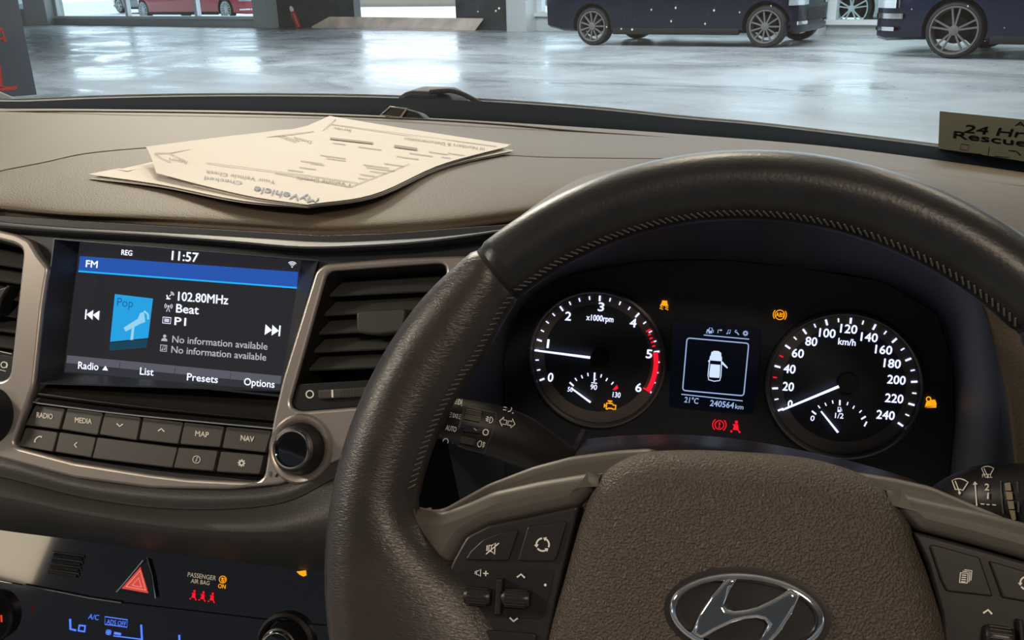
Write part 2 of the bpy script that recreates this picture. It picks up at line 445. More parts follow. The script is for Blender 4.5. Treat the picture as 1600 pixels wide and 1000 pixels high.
# ------------------------------------------------------------------ symbols (unit box, y up)
def arrowhead(c, d, s):
    a = math.radians(d); e = (math.cos(a), math.sin(a)); q = (-e[1], e[0])
    return ('p', [(c[0]+e[0]*s, c[1]+e[1]*s), (c[0]-e[0]*s*.3+q[0]*s, c[1]-e[1]*s*.3+q[1]*s), (c[0]-e[0]*s*.3-q[0]*s, c[1]-e[1]*s*.3-q[1]*s)])
SYM = dict(
    up=[('l', [(-1, -.4), (0, .45), (1, -.4)], .42)],
    down=[('l', [(-1, .4), (0, -.45), (1, .4)], .42)],
    left=[('l', [(.45, .9), (-.4, 0), (.45, -.9)], .4)],
    phone=[('l', [(.9, .75), (.35, .8), (-.3, .35), (-.75, -.35), (-.8, -.9)], .34), ('l', [(.95, .95), (.95, .45)], .3), ('l', [(-1, -.85), (-.45, -.85)], .3)],
    info=[('r', (0, 0), .95, .16), ('l', [(.06, .2), (-.1, -.55)], .2), ('d', (.14, .5), .14)],
    gear=[('r', (0, 0), .55, .38)]+[('l', [(.6*math.cos(k*math.pi/4), .6*math.sin(k*math.pi/4)), (1.0*math.cos(k*math.pi/4), 1.0*math.sin(k*math.pi/4))], .34) for k in range(8)],
    wifi=[('r', (0, -.7), 1.5, .2, 45, 135), ('r', (0, -.7), 1.08, .2, 45, 135), ('r', (0, -.7), .66, .2, 45, 135), ('p', [(0, -.9), (-.28, -.5), (.28, -.5)])],
    prev=[('l', [(-.95, .7), (-.95, -.7)], .2), ('p', [(-.85, 0), (.05, .7), (.05, -.7)]), ('p', [(.05, 0), (.95, .7), (.95, -.7)])],
    next=[('l', [(.95, .7), (.95, -.7)], .2), ('p', [(.85, 0), (-.05, .7), (-.05, -.7)]), ('p', [(-.05, 0), (-.95, .7), (-.95, -.7)])],
    dish=[('r', (.1, .1), .8, .3, 170, 280), ('l', [(-.1, -.1), (.35, .4)], .18), ('r', (.2, .25), .5, .15, 0, 90), ('r', (.2, .25), .85, .15, 0, 90), ('p', [(-.9, -.9), (.1, -.9), (-.4, -.2)])],
    mast=[('l', [(-.4, -1), (0, .3), (.4, -1)], .16), ('d', (0, .45), .2), ('r', (0, .45), .55, .14, -40, 40), ('r', (0, .45), .95, .14, -40, 40), ('r', (0, .45), .55, .14, 140, 220), ('r', (0, .45), .95, .14, 140, 220)],
    list=[('l', [(-1, .75), (1, .75), (1, -.75), (-1, -.75)], .2, True), ('l', [(-.6, .3), (.6, .3)], .18), ('l', [(-.6, 0), (.6, 0)], .18), ('l', [(-.6, -.3), (.6, -.3)], .18)],
    person=[('d', (0, .5), .45), ('p', [(-.85, -.9), (.85, -.9), (.75, -.35), (.3, -.05), (-.3, -.05), (-.75, -.35)])],
    album=[('l', [(-.85, .85), (.85, .85), (.85, -.85), (-.85, -.85)], .25, True), ('l', [(-.2, -.45), (-.2, .45), (.45, .6), (.45, -.3)], .16), ('d', (-.35, -.45), .2), ('d', (.3, -.3), .2)],
    speaker=[('l', [(-1, .4), (-1, -.4)], .22), ('l', [(-.65, .5), (-.2, .5), (.4, .95), (.4, -.95), (-.2, -.5), (-.65, -.5)], .2, True)],
    mute=[('l', [(-.9, .45), (-.9, -.45)], .2), ('l', [(-.6, .5), (-.1, .5), (.4, .95), (.4, -.95), (-.1, -.5), (-.6, -.5)], .18, True), ('l', [(-1, -1), (1, .95)], .18), ('l', [(-.2, .5), (-.2, -.5)], .14)],
    cycle=[('r', (0, 0), .9, .24, 100+120*k, 190+120*k) for k in range(3)]+[arrowhead((.9*math.cos(math.radians(190+120*k)), .9*math.sin(math.radians(190+120*k))), 280+120*k, .34) for k in range(3)],
    plus=[('l', [(-1, 0), (1, 0)], .42), ('l', [(0, -1), (0, 1)], .42)],
    minus=[('l', [(-1, 0), (1, 0)], .42)],
    docs=[('l', [(-.8, .5), (.35, .5), (.35, -.95), (-.8, -.95)], .16, True), ('l', [(-.5, .75), (.6, .75), (.6, -.75)], .14), ('l', [(-.25, 1), (.85, 1), (.85, -.5)], .14)]+[('l', [(-.58, .2-.33*k), (.12, .2-.33*k)], .16) for k in range(4)],
    wiper=[('l', [(-1, .55), (-.5, .8), (0, .88), (.5, .8), (1, .55), (.45, -.5), (.2, -.42), (-.2, -.42), (-.45, -.5)], .15, True), ('l', [(-.6, .55), (.08, -.75)], .14), ('d', (.1, -.85), .18)],
    engine=[('l', [(-.65, .35), (.3, .35), (.5, .1), (.95, .1), (.95, -.6), (.5, -.6), (.3, -.5), (-.25, -.5), (-.5, -.7), (-.65, -.7)], .24, True), ('l', [(-.1, .35), (-.1, .75)], .22), ('l', [(-.5, .75), (.3, .75)], .24), ('l', [(-1, .2), (-1, -.45)], .22), ('l', [(-1, -.1), (-.65, -.1)], .22)],
    skid=[('p', [(-.65, .15), (-.5, .85), (.5, .85), (.65, .15), (.85, -.1), (.85, -.25), (-.85, -.25), (-.85, -.1)]), ('l', [(-.85, -.4), (-.25, -.5), (-.9, -.85), (-.2, -1)], .22), ('l', [(.25, -.4), (.85, -.5), (.25, -.85), (.9, -1)], .22)],
    absring=[('r', (0, 0), .78, .14), ('r', (0, 0), 1.08, .15, 140, 220), ('r', (0, 0), 1.08, .15, -40, 40)],
    brake=[('r', (0, 0), .68, .16), ('r', (0, 0), 1.05, .17, 130, 230), ('r', (0, 0), 1.05, .17, -50, 50), ('l', [(0, .42), (0, -.12)], .22), ('d', (0, -.36), .14)],
    belt=[('d', (0, .72), .27), ('p', [(-.3, .4), (.3, .4), (.5, -.6), (-.5, -.6)]), ('l', [(-.55, .35), (.55, -.7)], .2), ('l', [(-.55, -.75), (-.85, -.95)], .3), ('l', [(.5, -.75), (.8, -.95)], .3)],
    descent=[('p', [(-1, -1), (1, -.55), (1, -.8), (-1, -1)]), ('p', [(-.95, -.65), (-.8, .1), (-.2, .15), (.1, .5), (.7, .55), (1, -.1), (1, -.42)]), ('r', (-.45, .55), .38, .2), ('l', [(-1, -.78), (1, -.5)], .12)],
    carview=[('p', [(-.38, .55), (-.33, .85), (-.15, .95), (.15, .95), (.33, .85), (.38, .55), (.36, .33), (-.36, .33)]),
             ('p', [(-.33, .1), (.33, .1), (.36, -.55), (.33, -.72), (-.33, -.72), (-.36, -.55)]),
             ('l', [(-.38, .6), (-.42, .1), (-.44, -.6), (-.38, -.88), (0, -.95), (.38, -.88), (.44, -.6), (.42, .1), (.38, .6)], .06),
             ('p', [(.40, .3), (.48, .32), (.86, -.02), (.82, -.1), (.45, .16)]), ('d', (-.45, .28), .06)],
    fuel=[('l', [(-.6, -.8), (-.6, .8), (.3, .8), (.3, -.8)], .25, True), ('p', [(-.6, -.1), (.3, -.1), (.3, -.8), (-.6, -.8)]), ('l', [(.3, .3), (.75, .1), (.75, -.6)], .18)],
    turn=[('l', [(-.6, -.9), (-.6, .3), (.3, .3)], .26), arrowhead((.45, .3), 0, .5)],
    note=[('l', [(-.4, -.7), (-.2, .7), (.7, .85), (.5, -.5)], .22), ('d', (-.55, -.7), .28), ('d', (.35, -.5), .28)],
    wrench=[('l', [(.6, -.7), (-.3, .3)], .36), ('r', (-.4, .45), .4, .26, 60, 330)],
    sidelamp=[('r', (-.45, 0), .38, .14, -90, 90), ('l', [(-.45, .4), (-.45, -.4)], .14), ('r', (.45, 0), .38, .14, 90, 270), ('l', [(.45, .4), (.45, -.4)], .14)]+[('l', [(s*.75, y), (s*1.15, y*1.5)], .12) for s in (-1, 1) for y in (-.3, 0, .3)],
    fogfront=[('r', (.1, 0), .75, .17, -90, 90), ('l', [(.1, .75), (.1, -.75)], .17), ('l', [(-.15, .4), (-.95, .6)], .15), ('l', [(-.15, 0), (-.95, .15)], .15), ('l', [(-.15, -.4), (-.95, -.25)], .15), ('l', [(-.55, .8), (-.45, .2), (-.6, -.2), (-.5, -.6)], .13)],
    fogrear=[('r', (-.2, 0), .7, .17, 90, 270), ('l', [(-.2, .7), (.05, .5), (.05, -.5), (-.2, -.7)], .17), ('l', [(.3, .4), (1, .4)], .15), ('l', [(.3, 0), (1, 0)], .15), ('l', [(.3, -.4), (1, -.4)], .15), ('l', [(.65, .75), (.55, .2), (.7, -.2), (.6, -.75)], .13)],
    beam=[('r', (-.1, 0), .6, .18, -90, 90), ('l', [(-.1, .6), (-.1, -.6)], .18), ('l', [(-.4, .45), (-1, .45)], .16), ('l', [(-.4, 0), (-1, 0)], .16), ('l', [(-.4, -.45), (-1, -.45)], .16), ('l', [(.75, .7), (.75, -.4)], .2), ('l', [(.75, -.8), (.95, -.6)], .2)],
    arrows=[('l', [(-1, 0), (-.55, .55), (-.55, .25), (-.1, .25), (-.1, -.25), (-.55, -.25), (-.55, -.55)], .12, True), ('l', [(1, 0), (.55, .55), (.55, .25), (.1, .25), (.1, -.25), (.55, -.25), (.55, -.55)], .12, True)],
    fan=[('r', (.32*math.cos(k*math.pi/2+.6), .32*math.sin(k*math.pi/2+.6)), .38, .2) for k in range(4)],
    airbag=[('r', (0, 0), .9, .2), ('d', (-.15, .25), .25), ('l', [(-.25, -.05), (-.1, -.5), (.4, -.55)], .25), ('r', (.3, .1), .3, .15)],
    voice=[('r', (-.4, 0), .45, .14, -55, 55), ('r', (-.4, 0), .8, .14, -55, 55), ('r', (-.4, 0), 1.15, .14, -55, 55)],
    tri=[('p', [(-1, -.7), (1, -.7), (0, .9)])],
)
# ------------------------------------------------------------------ planes of the cockpit (relative to the eye)
SP = Plane((-0.4111, 0.5194, -0.2154), 0.4593)                  # display
CP = Plane((-0.1304, 0.6037, -0.2565), 0.2041)                  # instrument cluster
WP = Plane((-0.0186, 0.3537, -0.2434), 0.5073)                  # steering wheel
BC = 0.022                                                      # the silver trim stands this far in front of the display
X1 = -60
# ================================================================== DASHBOARD
dash = thing('dashboard', 'brown grey grained dashboard with silver centre trim running under the windscreen', 'dashboard', (-0.4, 0.62, H-0.35))
seam = [(X1, 282), (0, 268), (67, 255), (133, 241), (228, 232), (300, 229), (450, 232), (620, 239), (790, 244), (860, 247), (1000, 249), (1120, 250), (1250, 255)]
mid1 = [(X1, 304), (0, 292), (130, 270), (300, 264), (500, 270), (700, 280), (850, 285), (1000, 290), (1120, 292), (1250, 300)]
mid2 = [(X1, 322), (0, 318), (130, 326), (300, 328), (500, 338), (700, 330), (800, 320), (900, 312), (1100, 306), (1250, 306)]
lip = [(X1, 326), (0, 332), (100, 340), (266, 349), (400, 357), (500, 363), (600, 360), (700, 353), (816, 338), (900, 328), (1100, 318), (1250, 315)]
rows = [[PZ(u, v+2, -.1600) for u, v in seam], [PZ(u, v, -.1520) for u, v in seam], [PZ(u, v+3, -.1500) for u, v in seam], [PZ(u, v, -.1485) for u, v in mid1], [PZ(u, v, -.1525) for u, v in mid2], [PZ(u, v, -.159) for u, v in lip]]
def ext(r, dy=0.0, right=None):
    """carry a row on towards the passenger side (and past the frame on the right)"""
    r = [r[0]+Vector((-.42, dy, -.012)), r[0]+Vector((-.18, dy*.3, -.003))]+list(r)
    return r+[r[-1]+Vector((.22, right, -.012))] if right is not None else r
rows = [ext(r) for r in rows]
rows += [[p+Vector((0, .004, -.005)) for p in rows[-1]], [p+Vector((0, .03, -.011)) for p in rows[-1]]]
pad = obj('front_pad', surf(rows, 90, 60), M['dash'], dash)
obj('pad_seam', tube(arcsample([PZ(u, v, -.1516) for u, v in seam], 80), .0011, 8), mat('seam_brown', (.05, .038, .028), .7), dash)
rear = [(X1, 168), (0, 170), (100, 170), (200, 171), (367, 173), (533, 178), (700, 186), (850, 195), (1000, 205), (1066, 210), (1180, 219), (1300, 230), (1450, 249), (1600, 271), (1720, 290)]
rY = [1.02, 1.03, 1.05, 1.07, 1.09, 1.10, 1.11, 1.10, 1.085, 1.075, 1.05, 1.02, .97, .91, .85]
seam2 = [(X1, 281), (0, 267), (67, 254), (133, 240), (228, 231), (300, 228), (450, 231), (620, 238), (790, 243), (860, 246), (1000, 248), (1120, 250), (1250, 254), (1386, 265), (1600, 288), (1720, 303)]
rb = ext([PY(u, v, y) for (u, v), y in zip(rear, rY)], -.10, -.13)
fr = [PZ(u, v, -.1520-0.0002*max(0, (u-1100)/20)) for u, v in seam2]
fr = ext(fr, 0, -.04)
midr = [a.lerp(b, .5)+Vector((0, 0, .001)) for a, b in zip(arcsample(rb, 40), arcsample(fr, 40))]
ledge = obj('rear_ledge', surf([[p+Vector((0, .01, -.02)) for p in rb], rb, midr, fr, [p+Vector((0, -.004, -.01)) for p in fr]], 90, 40), M['ledge'], dash)
# thin raised line along the rear edge of the ledge and the black skirt between it and the glass
top = [(X1, 160), (0, 160), (40, 160), (167, 155), (333, 152), (533, 153), (700, 158), (800, 163), (933, 173), (1066, 187), (1180, 197), (1300, 211), (1466, 232), (1600, 252), (1720, 272)]
tY = [1.12, 1.13, 1.135, 1.16, 1.185, 1.20, 1.205, 1.20, 1.185, 1.165, 1.135, 1.10, 1.04, .98, .92]
gb = ext([PY(u, v, y) for (u, v), y in zip(top, tY)], -.10, -.13)
line2 = [(X1, 176), (100, 174), (367, 177), (600, 184), (760, 193), (900, 205), (1066, 218), (1166, 233), (1250, 245)]
obj('defroster_lip', tube(arcsample([ledge_p for ledge_p in [PY(u, v, 1.045-.00008*abs(u-600)) for u, v in line2]], 60), 0.0012, 8), M['ledge'], dash)
skirt = surf([[p+Vector((0, -.02, -.03)) for p in rb], [p+Vector((0, .003, -.002)) for p in rb], [p+Vector((0, .004, 0.001)) for p in gb]], 80, 16)
obj('glass_base_skirt', skirt, M['band'], dash)
obj('firewall', boxbm((-1.6, .80, .15), (.9, .84, H-.185)), M['pit'], dash, Matrix())
# dark face behind the trim, with openings for the display and both air vents
vent_r = [(514, 425), (692, 412), (700, 420), (690, 470), (656, 628), (470, 643), (455, 634)]
vent_l = [(-85, 352), (30, 383), (41, 392), (20, 588), (8, 596), (-90, 588)]
recess = [(88, 374), (496, 408), (446, 600), (432, 655), (418, 747), (412, 752), (240, 735), (24, 702), (28, 690), (48, 620), (56, 604)]
FC = BC-0.005
facia = [(-560, 312), (-140, 330), (0, 337), (120, 345), (266, 354), (400, 362), (500, 368), (600, 365), (720, 356), (800, 350), (760, 470), (700, 640), (560, 716), (440, 760), (320, 765), (120, 750), (-140, 690), (-560, 660)]
plate('facia_panel', SP, [facia, vent_r, vent_l, recess], FC-.004, FC, M['dark'], dash, bev=.0005, r=[0, .006, .006, .004])
obj('brow', surf([rows[-1], ext([SP.hit(u, v+16, FC+.004) for u, v in lip[:9]]+[SP.hit(850, 345, FC+.002)]), ext([SP.hit(u, v+34, FC-.001) for u, v in lip[:9]]+[SP.hit(850, 365, FC-.001)])], 60, 14), M['dark'], dash)
trim = [(-140, 338), (0, 360), (30, 366), (48, 374), (53, 388), (49, 436), (80, 424), (76, 440), (70, 480), (57, 603), (36, 659), (26, 690), (30, 699), (120, 722), (240, 741), (300, 748), (402, 753), (412, 748), (418, 740), (431, 650), (445, 590), (496, 424), (505, 416), (520, 411), (616, 404), (700, 401), (745, 400), (720, 480), (690, 620), (640, 690), (560, 708), (500, 733), (440, 757), (360, 765), (240, 763), (120, 747), (0, 715), (-140, 675)]
trim_o = [(-140, 340), (0, 360), (30, 367), (50, 376), (64, 400), (80, 420), (76, 440), (70, 480), (57, 603), (36, 659), (25, 692), (32, 699), (120, 722), (240, 741), (300, 748), (404, 753), (416, 744), (431, 650), (445, 590), (496, 424), (510, 413), (616, 404), (700, 401), (745, 400), (720, 480), (690, 620), (640, 690), (560, 708), (500, 733), (440, 757), (360, 765), (240, 763), (120, 747), (0, 715), (-140, 675)]
trim_part = plate('centre_trim', SP, [trim_o, vent_r, vent_l], FC, BC+.003, M['silver'], dash, bev=.0022, r=[.003, .005, .005], cpx=BC)
Marks().line([(453, 655), (462, 652), (474, 650), (485, 652), (495, 656)], 1.4).poly([(452, 656), (456, 650), (459, 656)]).poly([(496, 657), (490, 656), (494, 651)]).build('rotation_arrow', SP(BC+.0034), M['black'], trim_part)
Marks().glyph(SYM['voice'], (421, 741), 5).text('i', (429, 745), (433, 746), 9, .25).build('voice_symbol', SP(BC+.0034), M['black'], trim_part)
# padded band below the trim
b0 = [(X1-60, 672), (0, 700), (120, 735), (240, 752), (360, 756), (440, 748), (500, 725), (560, 698), (600, 676)]
b1 = [(X1-60, 712), (0, 724), (120, 756), (240, 773), (360, 776), (450, 766), (520, 728), (570, 702), (605, 686)]
b2 = [(X1-60, 730), (0, 745), (120, 775), (240, 793), (360, 795), (450, 783), (520, 748), (580, 722), (615, 706)]
b3 = [(X1-60, 770), (0, 782), (120, 806), (260, 828), (380, 838), (480, 836), (560, 822), (625, 796)]
b4 = [(X1-60, 806), (0, 824), (150, 844), (300, 865), (510, 889), (580, 893), (630, 890)]
fn = lambda L, c: ext([SP.hit(u, v, c) for u, v in L])
band = surf([fn(b0, BC-.012), fn(b0, BC-.004), fn(b1, BC+.004), fn(b2, BC+.004)], 70, 24)
obj('trim_surround', band, M['lower'], dash)
CL = Plane((-0.4111, 0.475, -0.395), 0.42)                      # climate panel plane
b4w = ext([CL.hit(u, v, .004) for u, v in b4])
low = surf([fn(b2, BC-.004), fn(b2, BC+.003), fn(b3, BC+.014), [p+Vector((0, -.006, .004)) for p in b4w], b4w, [p+Vector((0, .02, -.004)) for p in b4w]], 70, 36)
obj('lower_pad', low, M['lower'], dash)
# dark body under the wheel, behind the stalks
plate('knee_panel', Plane((0, 0.60, -0.5), 0.35), [[(480, 690), (620, 640), (760, 640), (900, 690), (1500, 700), (1760, 560), (1760, 1100), (480, 1100)]], -.02, 0, M['black'], dash, bev=.004)
# ================================================================== DISPLAY UNIT
unit = thing('infotainment_unit', 'dash radio unit with lit colour display above two rows of grey buttons', 'car radio', SP.w(0, -.06, .02))
d_o = [(88, 374), (496, 408), (446, 600), (430, 655), (50, 622), (56, 604)]
disp = [(124, 372), (474, 402), (438, 617), (98, 584)]
rim_w = [SP.hit(u, v, BC) for u, v in [(84, 372), (498, 406), (441, 612), (56, 600)]]
in_w = [SP.hit(u, v, .0004) for u, v in [(124, 372), (474, 402), (438, 617), (98, 584)]]
bm = bmesh.new()
a = [bm.verts.new(p) for p in rim_w]; b = [bm.verts.new(p) for p in in_w]
for i in range(4): bm.faces.new((a[i-1], a[i], b[i], b[i-1]))
bmesh.ops.recalc_face_normals(bm, faces=bm.faces)
obj('display_recess', thick(bm, .0008), M['dark'], unit, ang=20)
panel = plate('display', SP, [[(112, 366), (486, 400), (448, 624), (88, 588)]], -.004, 0, M['glassblk'], unit, bev=.0001, cpx=0)
on = SP(.0003); on2 = SP(.0006); on3 = SP(.0009)
Marks().poly([(125, 400), (466, 425), (464, 449), (122.5, 423)]).build('header_bar', on, M['bluebar'], panel)
Marks().poly([(122.5, 422.5), (464, 448.5), (463.7, 451), (122.2, 425)]).build('header_line', on2, M['cyan'], panel)
for mk_, nm in ((Marks().text('REG', (189.5, 398), (206, 399.5), 8, 0, .25), 'status_lettering'), (Marks().text('11:57', (268, 406), (309, 409.5), 14, 0, .35), 'clock'), (Marks().glyph(SYM['wifi'], (456.5, 413.5), 5.6, 5), 'wireless_symbol')):
    mk_.build(nm, on2, M['white'], panel)
Marks().text('FM', (134, 417), (152, 418.5), 10.5, 0, .35).build('header_lettering', on3, M['white'], panel)
Marks().poly([(179.5, 459.5), (239, 466.5), (231.5, 528), (172, 534)]).build('station_tile', on, M['tile'], panel)
Marks().text('Pop', (182.5, 478), (207.5, 480.5), 13, 0).build('tile_lettering', on2, M['tileink'], panel)
Marks().poly([(193, 512), (196.5, 518), (221, 505), (217, 497)]).poly([(215, 499), (219, 489), (225, 487.5), (227, 503), (221, 505.5)]).line([(225, 486), (231, 491), (231.5, 499)], 3).poly([(206.5, 508), (210.5, 507), (208, 531), (203.5, 531.5)]).build('tile_picture', on2, M['tilepale'], panel)
Marks().poly([(172, 535.5), (231, 530), (229, 543), (171, 548)]).build('tile_reflection', on, M['tilefade'], panel)
Marks().glyph(SYM['prev'], (144.5, 492), 11, 5).build('skip_symbol', on2, M['white'], panel)
Marks().glyph(SYM['next'], (425.5, 516), 12, 5).build('skip_symbol', on2, M['white'], panel)
Marks().text('102.80MHz', (278, 469.5), (356, 475.5), 13.5, -.02, .3).text('Beat', (275, 488), (310, 491), 13, -.02, .3).text('P1', (272.5, 507.5), (290, 509), 12, -.02, .3).glyph(SYM['dish'], (265, 462.5), 6, 5).glyph(SYM['mast'], (263, 481), 6, 5).glyph(SYM['list'], (260.5, 500.5), 6.2, 5).build('station_lettering', on2, M['white'], panel)
Marks().text('No information available', (269, 535), (417.5, 546.5), 10.5, -.02, .1).text('No information available', (267.5, 551), (415.5, 563.5), 10.5, -.02, .1).glyph(SYM['person'], (257, 528), 5.6, 5).glyph(SYM['album'], (255.5, 544), 5.6, 5).build('track_lettering', on2, M['softwhite'], panel)
Marks().poly([(105, 555), (440, 587.5), (438, 600), (103.5, 567)]).build('softkey_bar', on, M['softkey'], panel)
Marks().poly([(103.5, 567), (438, 600), (436, 612.5), (102, 580)]).line([(188, 565), (185, 588)], .8).line([(274, 573), (270.5, 597)], .8).line([(361, 581), (357.5, 605)], .8).build('softkey_shade', on2, M['softkeylo'], panel)
for mk_ in (Marks().text('Radio', (122, 576), (153.5, 578.5), 11, -.02, .25).glyph(SYM['tri'], (164.5, 575.5), 4.6, 5), Marks().text('List', (218.5, 585), (239.5, 587), 11, -.02, .25), Marks().text('Presets', (292, 594), (340, 598.5), 11, -.02, .25), Marks().text('Options', (381, 601.5), (428.5, 606), 11, -.02, .25)):
    mk_.build('softkey_lettering', on3, M['white'], panel)
# sloped sill below the display with its polished lip
s0 = [SP.hit(u, v, .0005) for u, v in [(92, 585), (200, 597), (320, 608), (444, 621)]]
s1 = [SP.hit(u, v, BC-.004) for u, v in [(62, 611), (190, 628), (320, 642), (430, 653)]]
s2 = [SP.hit(u, v, BC+.001) for u, v in [(60, 615), (190, 632), (320, 646), (429, 656)]]
s3 = [SP.hit(u, v, BC-.003) for u, v in [(58, 620), (190, 637), (320, 650), (428, 660)]]
obj('display_sill', surf([s0, s1, s2, s3], 30, 20), mat('sill_black', (.03, .027, .024), .28), unit)
chl = [SP.hit(u, v, BC+.0012) for u, v in [(52, 628.5), (190, 646), (320, 659), (427, 669)]]
plate('button_recess', SP, [[(46, 618), (434, 654), (416, 748), (240, 738), (24, 702)]], BC-.012, BC-.009, M['pit'], unit, bev=.0004)
obj('chrome_strip', tube(arcsample(chl, 20), .0007, 8), M['chrome'], unit)
gl_ = [SP.hit(u, v, BC-.002) for u, v in [(57, 621), (190, 638.5), (320, 651.5), (428, 661.5)]]
gl2 = [SP.hit(u, v, BC-.001) for u, v in [(53, 627), (190, 645), (320, 658), (427, 668)]]
obj('gloss_strip', thick(surf([gl_, gl2], 20, 3), .001), M['piano'], unit)
BT = Plane(SP.w(0, -.098, BC-.002), 0.62, rel=False)
btns = [([(55, 633), (101, 638), (92, 671), (39, 664)], 'RADIO', (57, 652), (82, 655), 8),
        ([(105, 637.5), (161, 644), (152, 680), (96, 671)], 'MEDIA', (117, 660), (143, 662.5), 8),
        ([(164, 644), (220, 651), (213, 688), (155, 679)], 'down', (187, 664), 5, 0),
        ([(224, 651), (286, 659), (278, 694), (217, 687)], 'up', (252, 672), 5, 0),
        ([(288, 659), (350, 666), (343, 699), (281, 694)], 'MAP', (305, 681), (326, 683.5), 8),
        ([(354, 666), (424, 672), (414, 707), (347, 700)], 'NAV', (376, 688), (396.5, 690.5), 8),
        ([(40, 668), (90, 675), (82, 706), (29, 697)], 'phone', (59, 686), 5.6, 0),
        ([(93, 675), (150, 683), (142, 715), (86, 706)], 'left', (118, 695), 4.6, 0),
        ([(152, 683), (277, 699), (269, 731), (144, 716)], None),
        ([(279, 699), (340, 704), (333, 736), (271, 731)], 'info', (307, 718), 6, 0),
        ([(345, 705), (412, 711), (405, 741), (338, 737)], 'gear', (377.5, 723.5), 6, 0)]
on_b = BT(.0024)
for q in btns:
    bt = plate('button', BT, [q[0]], -.008, .002, M['button'], unit, bev=.0007, r=.0012)
    if q[1] is None: continue
    if isinstance(q[3], tuple): Marks().text(q[1], q[2], q[3], q[4], -.05, .3).build('button_lettering', on_b, M['print'], bt)
    else: Marks().glyph(SYM[q[1]], q[2], q[3], 6).build('button_symbol', on_b, M['print'], bt)
def knob(parent, pl, c, r, name, rib=False, base=None, h=.012):
    """round control: black base ring, fluted grip, chrome bezel ring and dark cap"""
    Mk = pl.M @ Matrix.Translation((c[0], c[1], 0))
    k = obj(name, lathe([(r*1.32, 0), (r*1.32, .001), (r*1.25, .003), (r*1.22, .004), (r*1.18, h*.6), (r*1.12, h*.95), (r*1.0, h)], 64, False), M['black'], parent, Mk)
    obj('chrome_ring', lathe([(r*1.02, h-.001), (r*1.0, h+.0012), (r*.94, h+.0022), (r*.88, h+.0016), (r*.86, h-.001)], 64, False), M['chrome'], k, Mk)
    obj('cap', lathe([(r*.87, h), (r*.6, h+.0006), (.0005, h+.001)], 48, True), M['piano'], k, Mk)
    return k
c = SP.px(459, 702, BC+.012)
kp = Plane(SP.w(0, 0, BC+.002), 0.4593, rel=False)
dish_r = obj('knob_surround', lathe([(.0225, 0), (.0222, .0016), (.0205, .0034), (.0185, .0030), (.0165, .001)], 64, False), M['silver'], unit, kp.M @ Matrix.Translation((c[0], c[1], 0)))
knob(unit, kp, c, .0125, 'volume_knob')
c = SP.px(-32, 650, BC+.012)
knob(unit, kp, c, .0155, 'tuning_knob', h=.010)
# ================================================================== AIR VENTS
def vent(label, outline, ctrs, tabpx, wheelpx, ringpx, skip=None):
    """outline px on the trim; slats run between the px pairs in ctrs"""
    ct = SP.hit(*[sum(q[i] for q in outline)/len(outline) for i in (0, 1)], BC)
    t = thing('air_vent', label, 'air vent', ct)
    o1 = [Vector(SP.px(u, v, BC)) for u, v in outline]; cc = sum(o1, Vector((0, 0)))/len(o1)
    o1 = rc([tuple(p) for p in o1], .005); o2 = [cc+(p-cc)*.9 for p in o1]
    bm = bmesh.new()
    A = [bm.verts.new((p.x, p.y, BC+.001)) for p in o1]; A2 = [bm.verts.new((cc.x+(p.x-cc.x)*.975, cc.y+(p.y-cc.y)*.975, BC-.002)) for p in o1]
    B = [bm.verts.new((p.x, p.y, BC-.045)) for p in o2]
    for i in range(len(A)):
        bm.faces.new((A[i-1], A[i], A2[i], A2[i-1])); bm.faces.new((A2[i-1], A2[i], B[i], B[i-1]))
    bm.faces.new(B)
    bmesh.ops.recalc_face_normals(bm, faces=bm.faces)
    obj('vent_housing', bm, M['black'], t, SP.M, 20)
    for (p, q) in ctrs:
        a_ = SP.hit(p[0]-9, p[1]+.5, BC-.010); b_ = SP.hit(q[0]+6, q[1], BC-.010); m_ = (a_+b_)/2; X = (b_-a_).normalized()
        L = (b_-a_).length/2; N = SP.N; U = N.cross(X).normalized()
        Mb = Matrix(((X.x, U.x, N.x, m_.x), (X.y, U.y, N.y, m_.y), (X.z, U.z, N.z, m_.z), (0, 0, 0, 1))) @ Matrix.Rotation(math.radians(42), 4, 'X')
        bm = boxbm((-L, -.0011, -.013), (L, .0011, .004), .0009)
        obj('slat', bm, M['vent'], t, Mb)
    return t
M['vent'] = mat('vent_slat_plastic', (.050, .049, .047), .5)
vr = vent('right of the display, black slatted air vent half hidden by the steering wheel', vent_r,
          [((504, 458), (694, 448)), ((497, 488), (684, 477)), ((489, 517), (676, 507)), ((482, 545), (668, 536)), ((475, 573), (662, 565))], None, None, None)
plate('vent_base', SP, [[(466, 600), (668, 588), (656, 628), (470, 643), (457, 634), (458, 626)]], BC-.004, BC+.0005, M['black'], vr, bev=.0006, r=.002)
plate('vane_tab', SP, [[(556, 486), (634, 482), (628, 518), (590, 523), (557, 520)]], BC-.008, BC+.004, M['vent'], vr, bev=.0016, r=.003)
th = plate('thumbwheel', SP, [[(496, 609), (590, 603), (600, 604), (598, 616), (580, 619), (497, 624)]], BC-.002, BC+.0035, M['button'], vr, bev=.0012, r=.001)
Marks().poly([(517.5, 609), (520.5, 609), (521, 621), (518, 621)]).build('thumbwheel_mark', SP(BC+.0038), M['print'], th)
rb_ = Marks()
for k in range(14): rb_.line([(534+k*4, 606.5-k*.25), (533.5+k*4, 619-k*.3)], .7)
rb_.build('thumbwheel_knurl', SP(BC+.0038), M['pit'], th)
Marks().ring((484, 616), 5.6, 2).build('off_symbol', SP(BC+.0008), M['print'], vr)
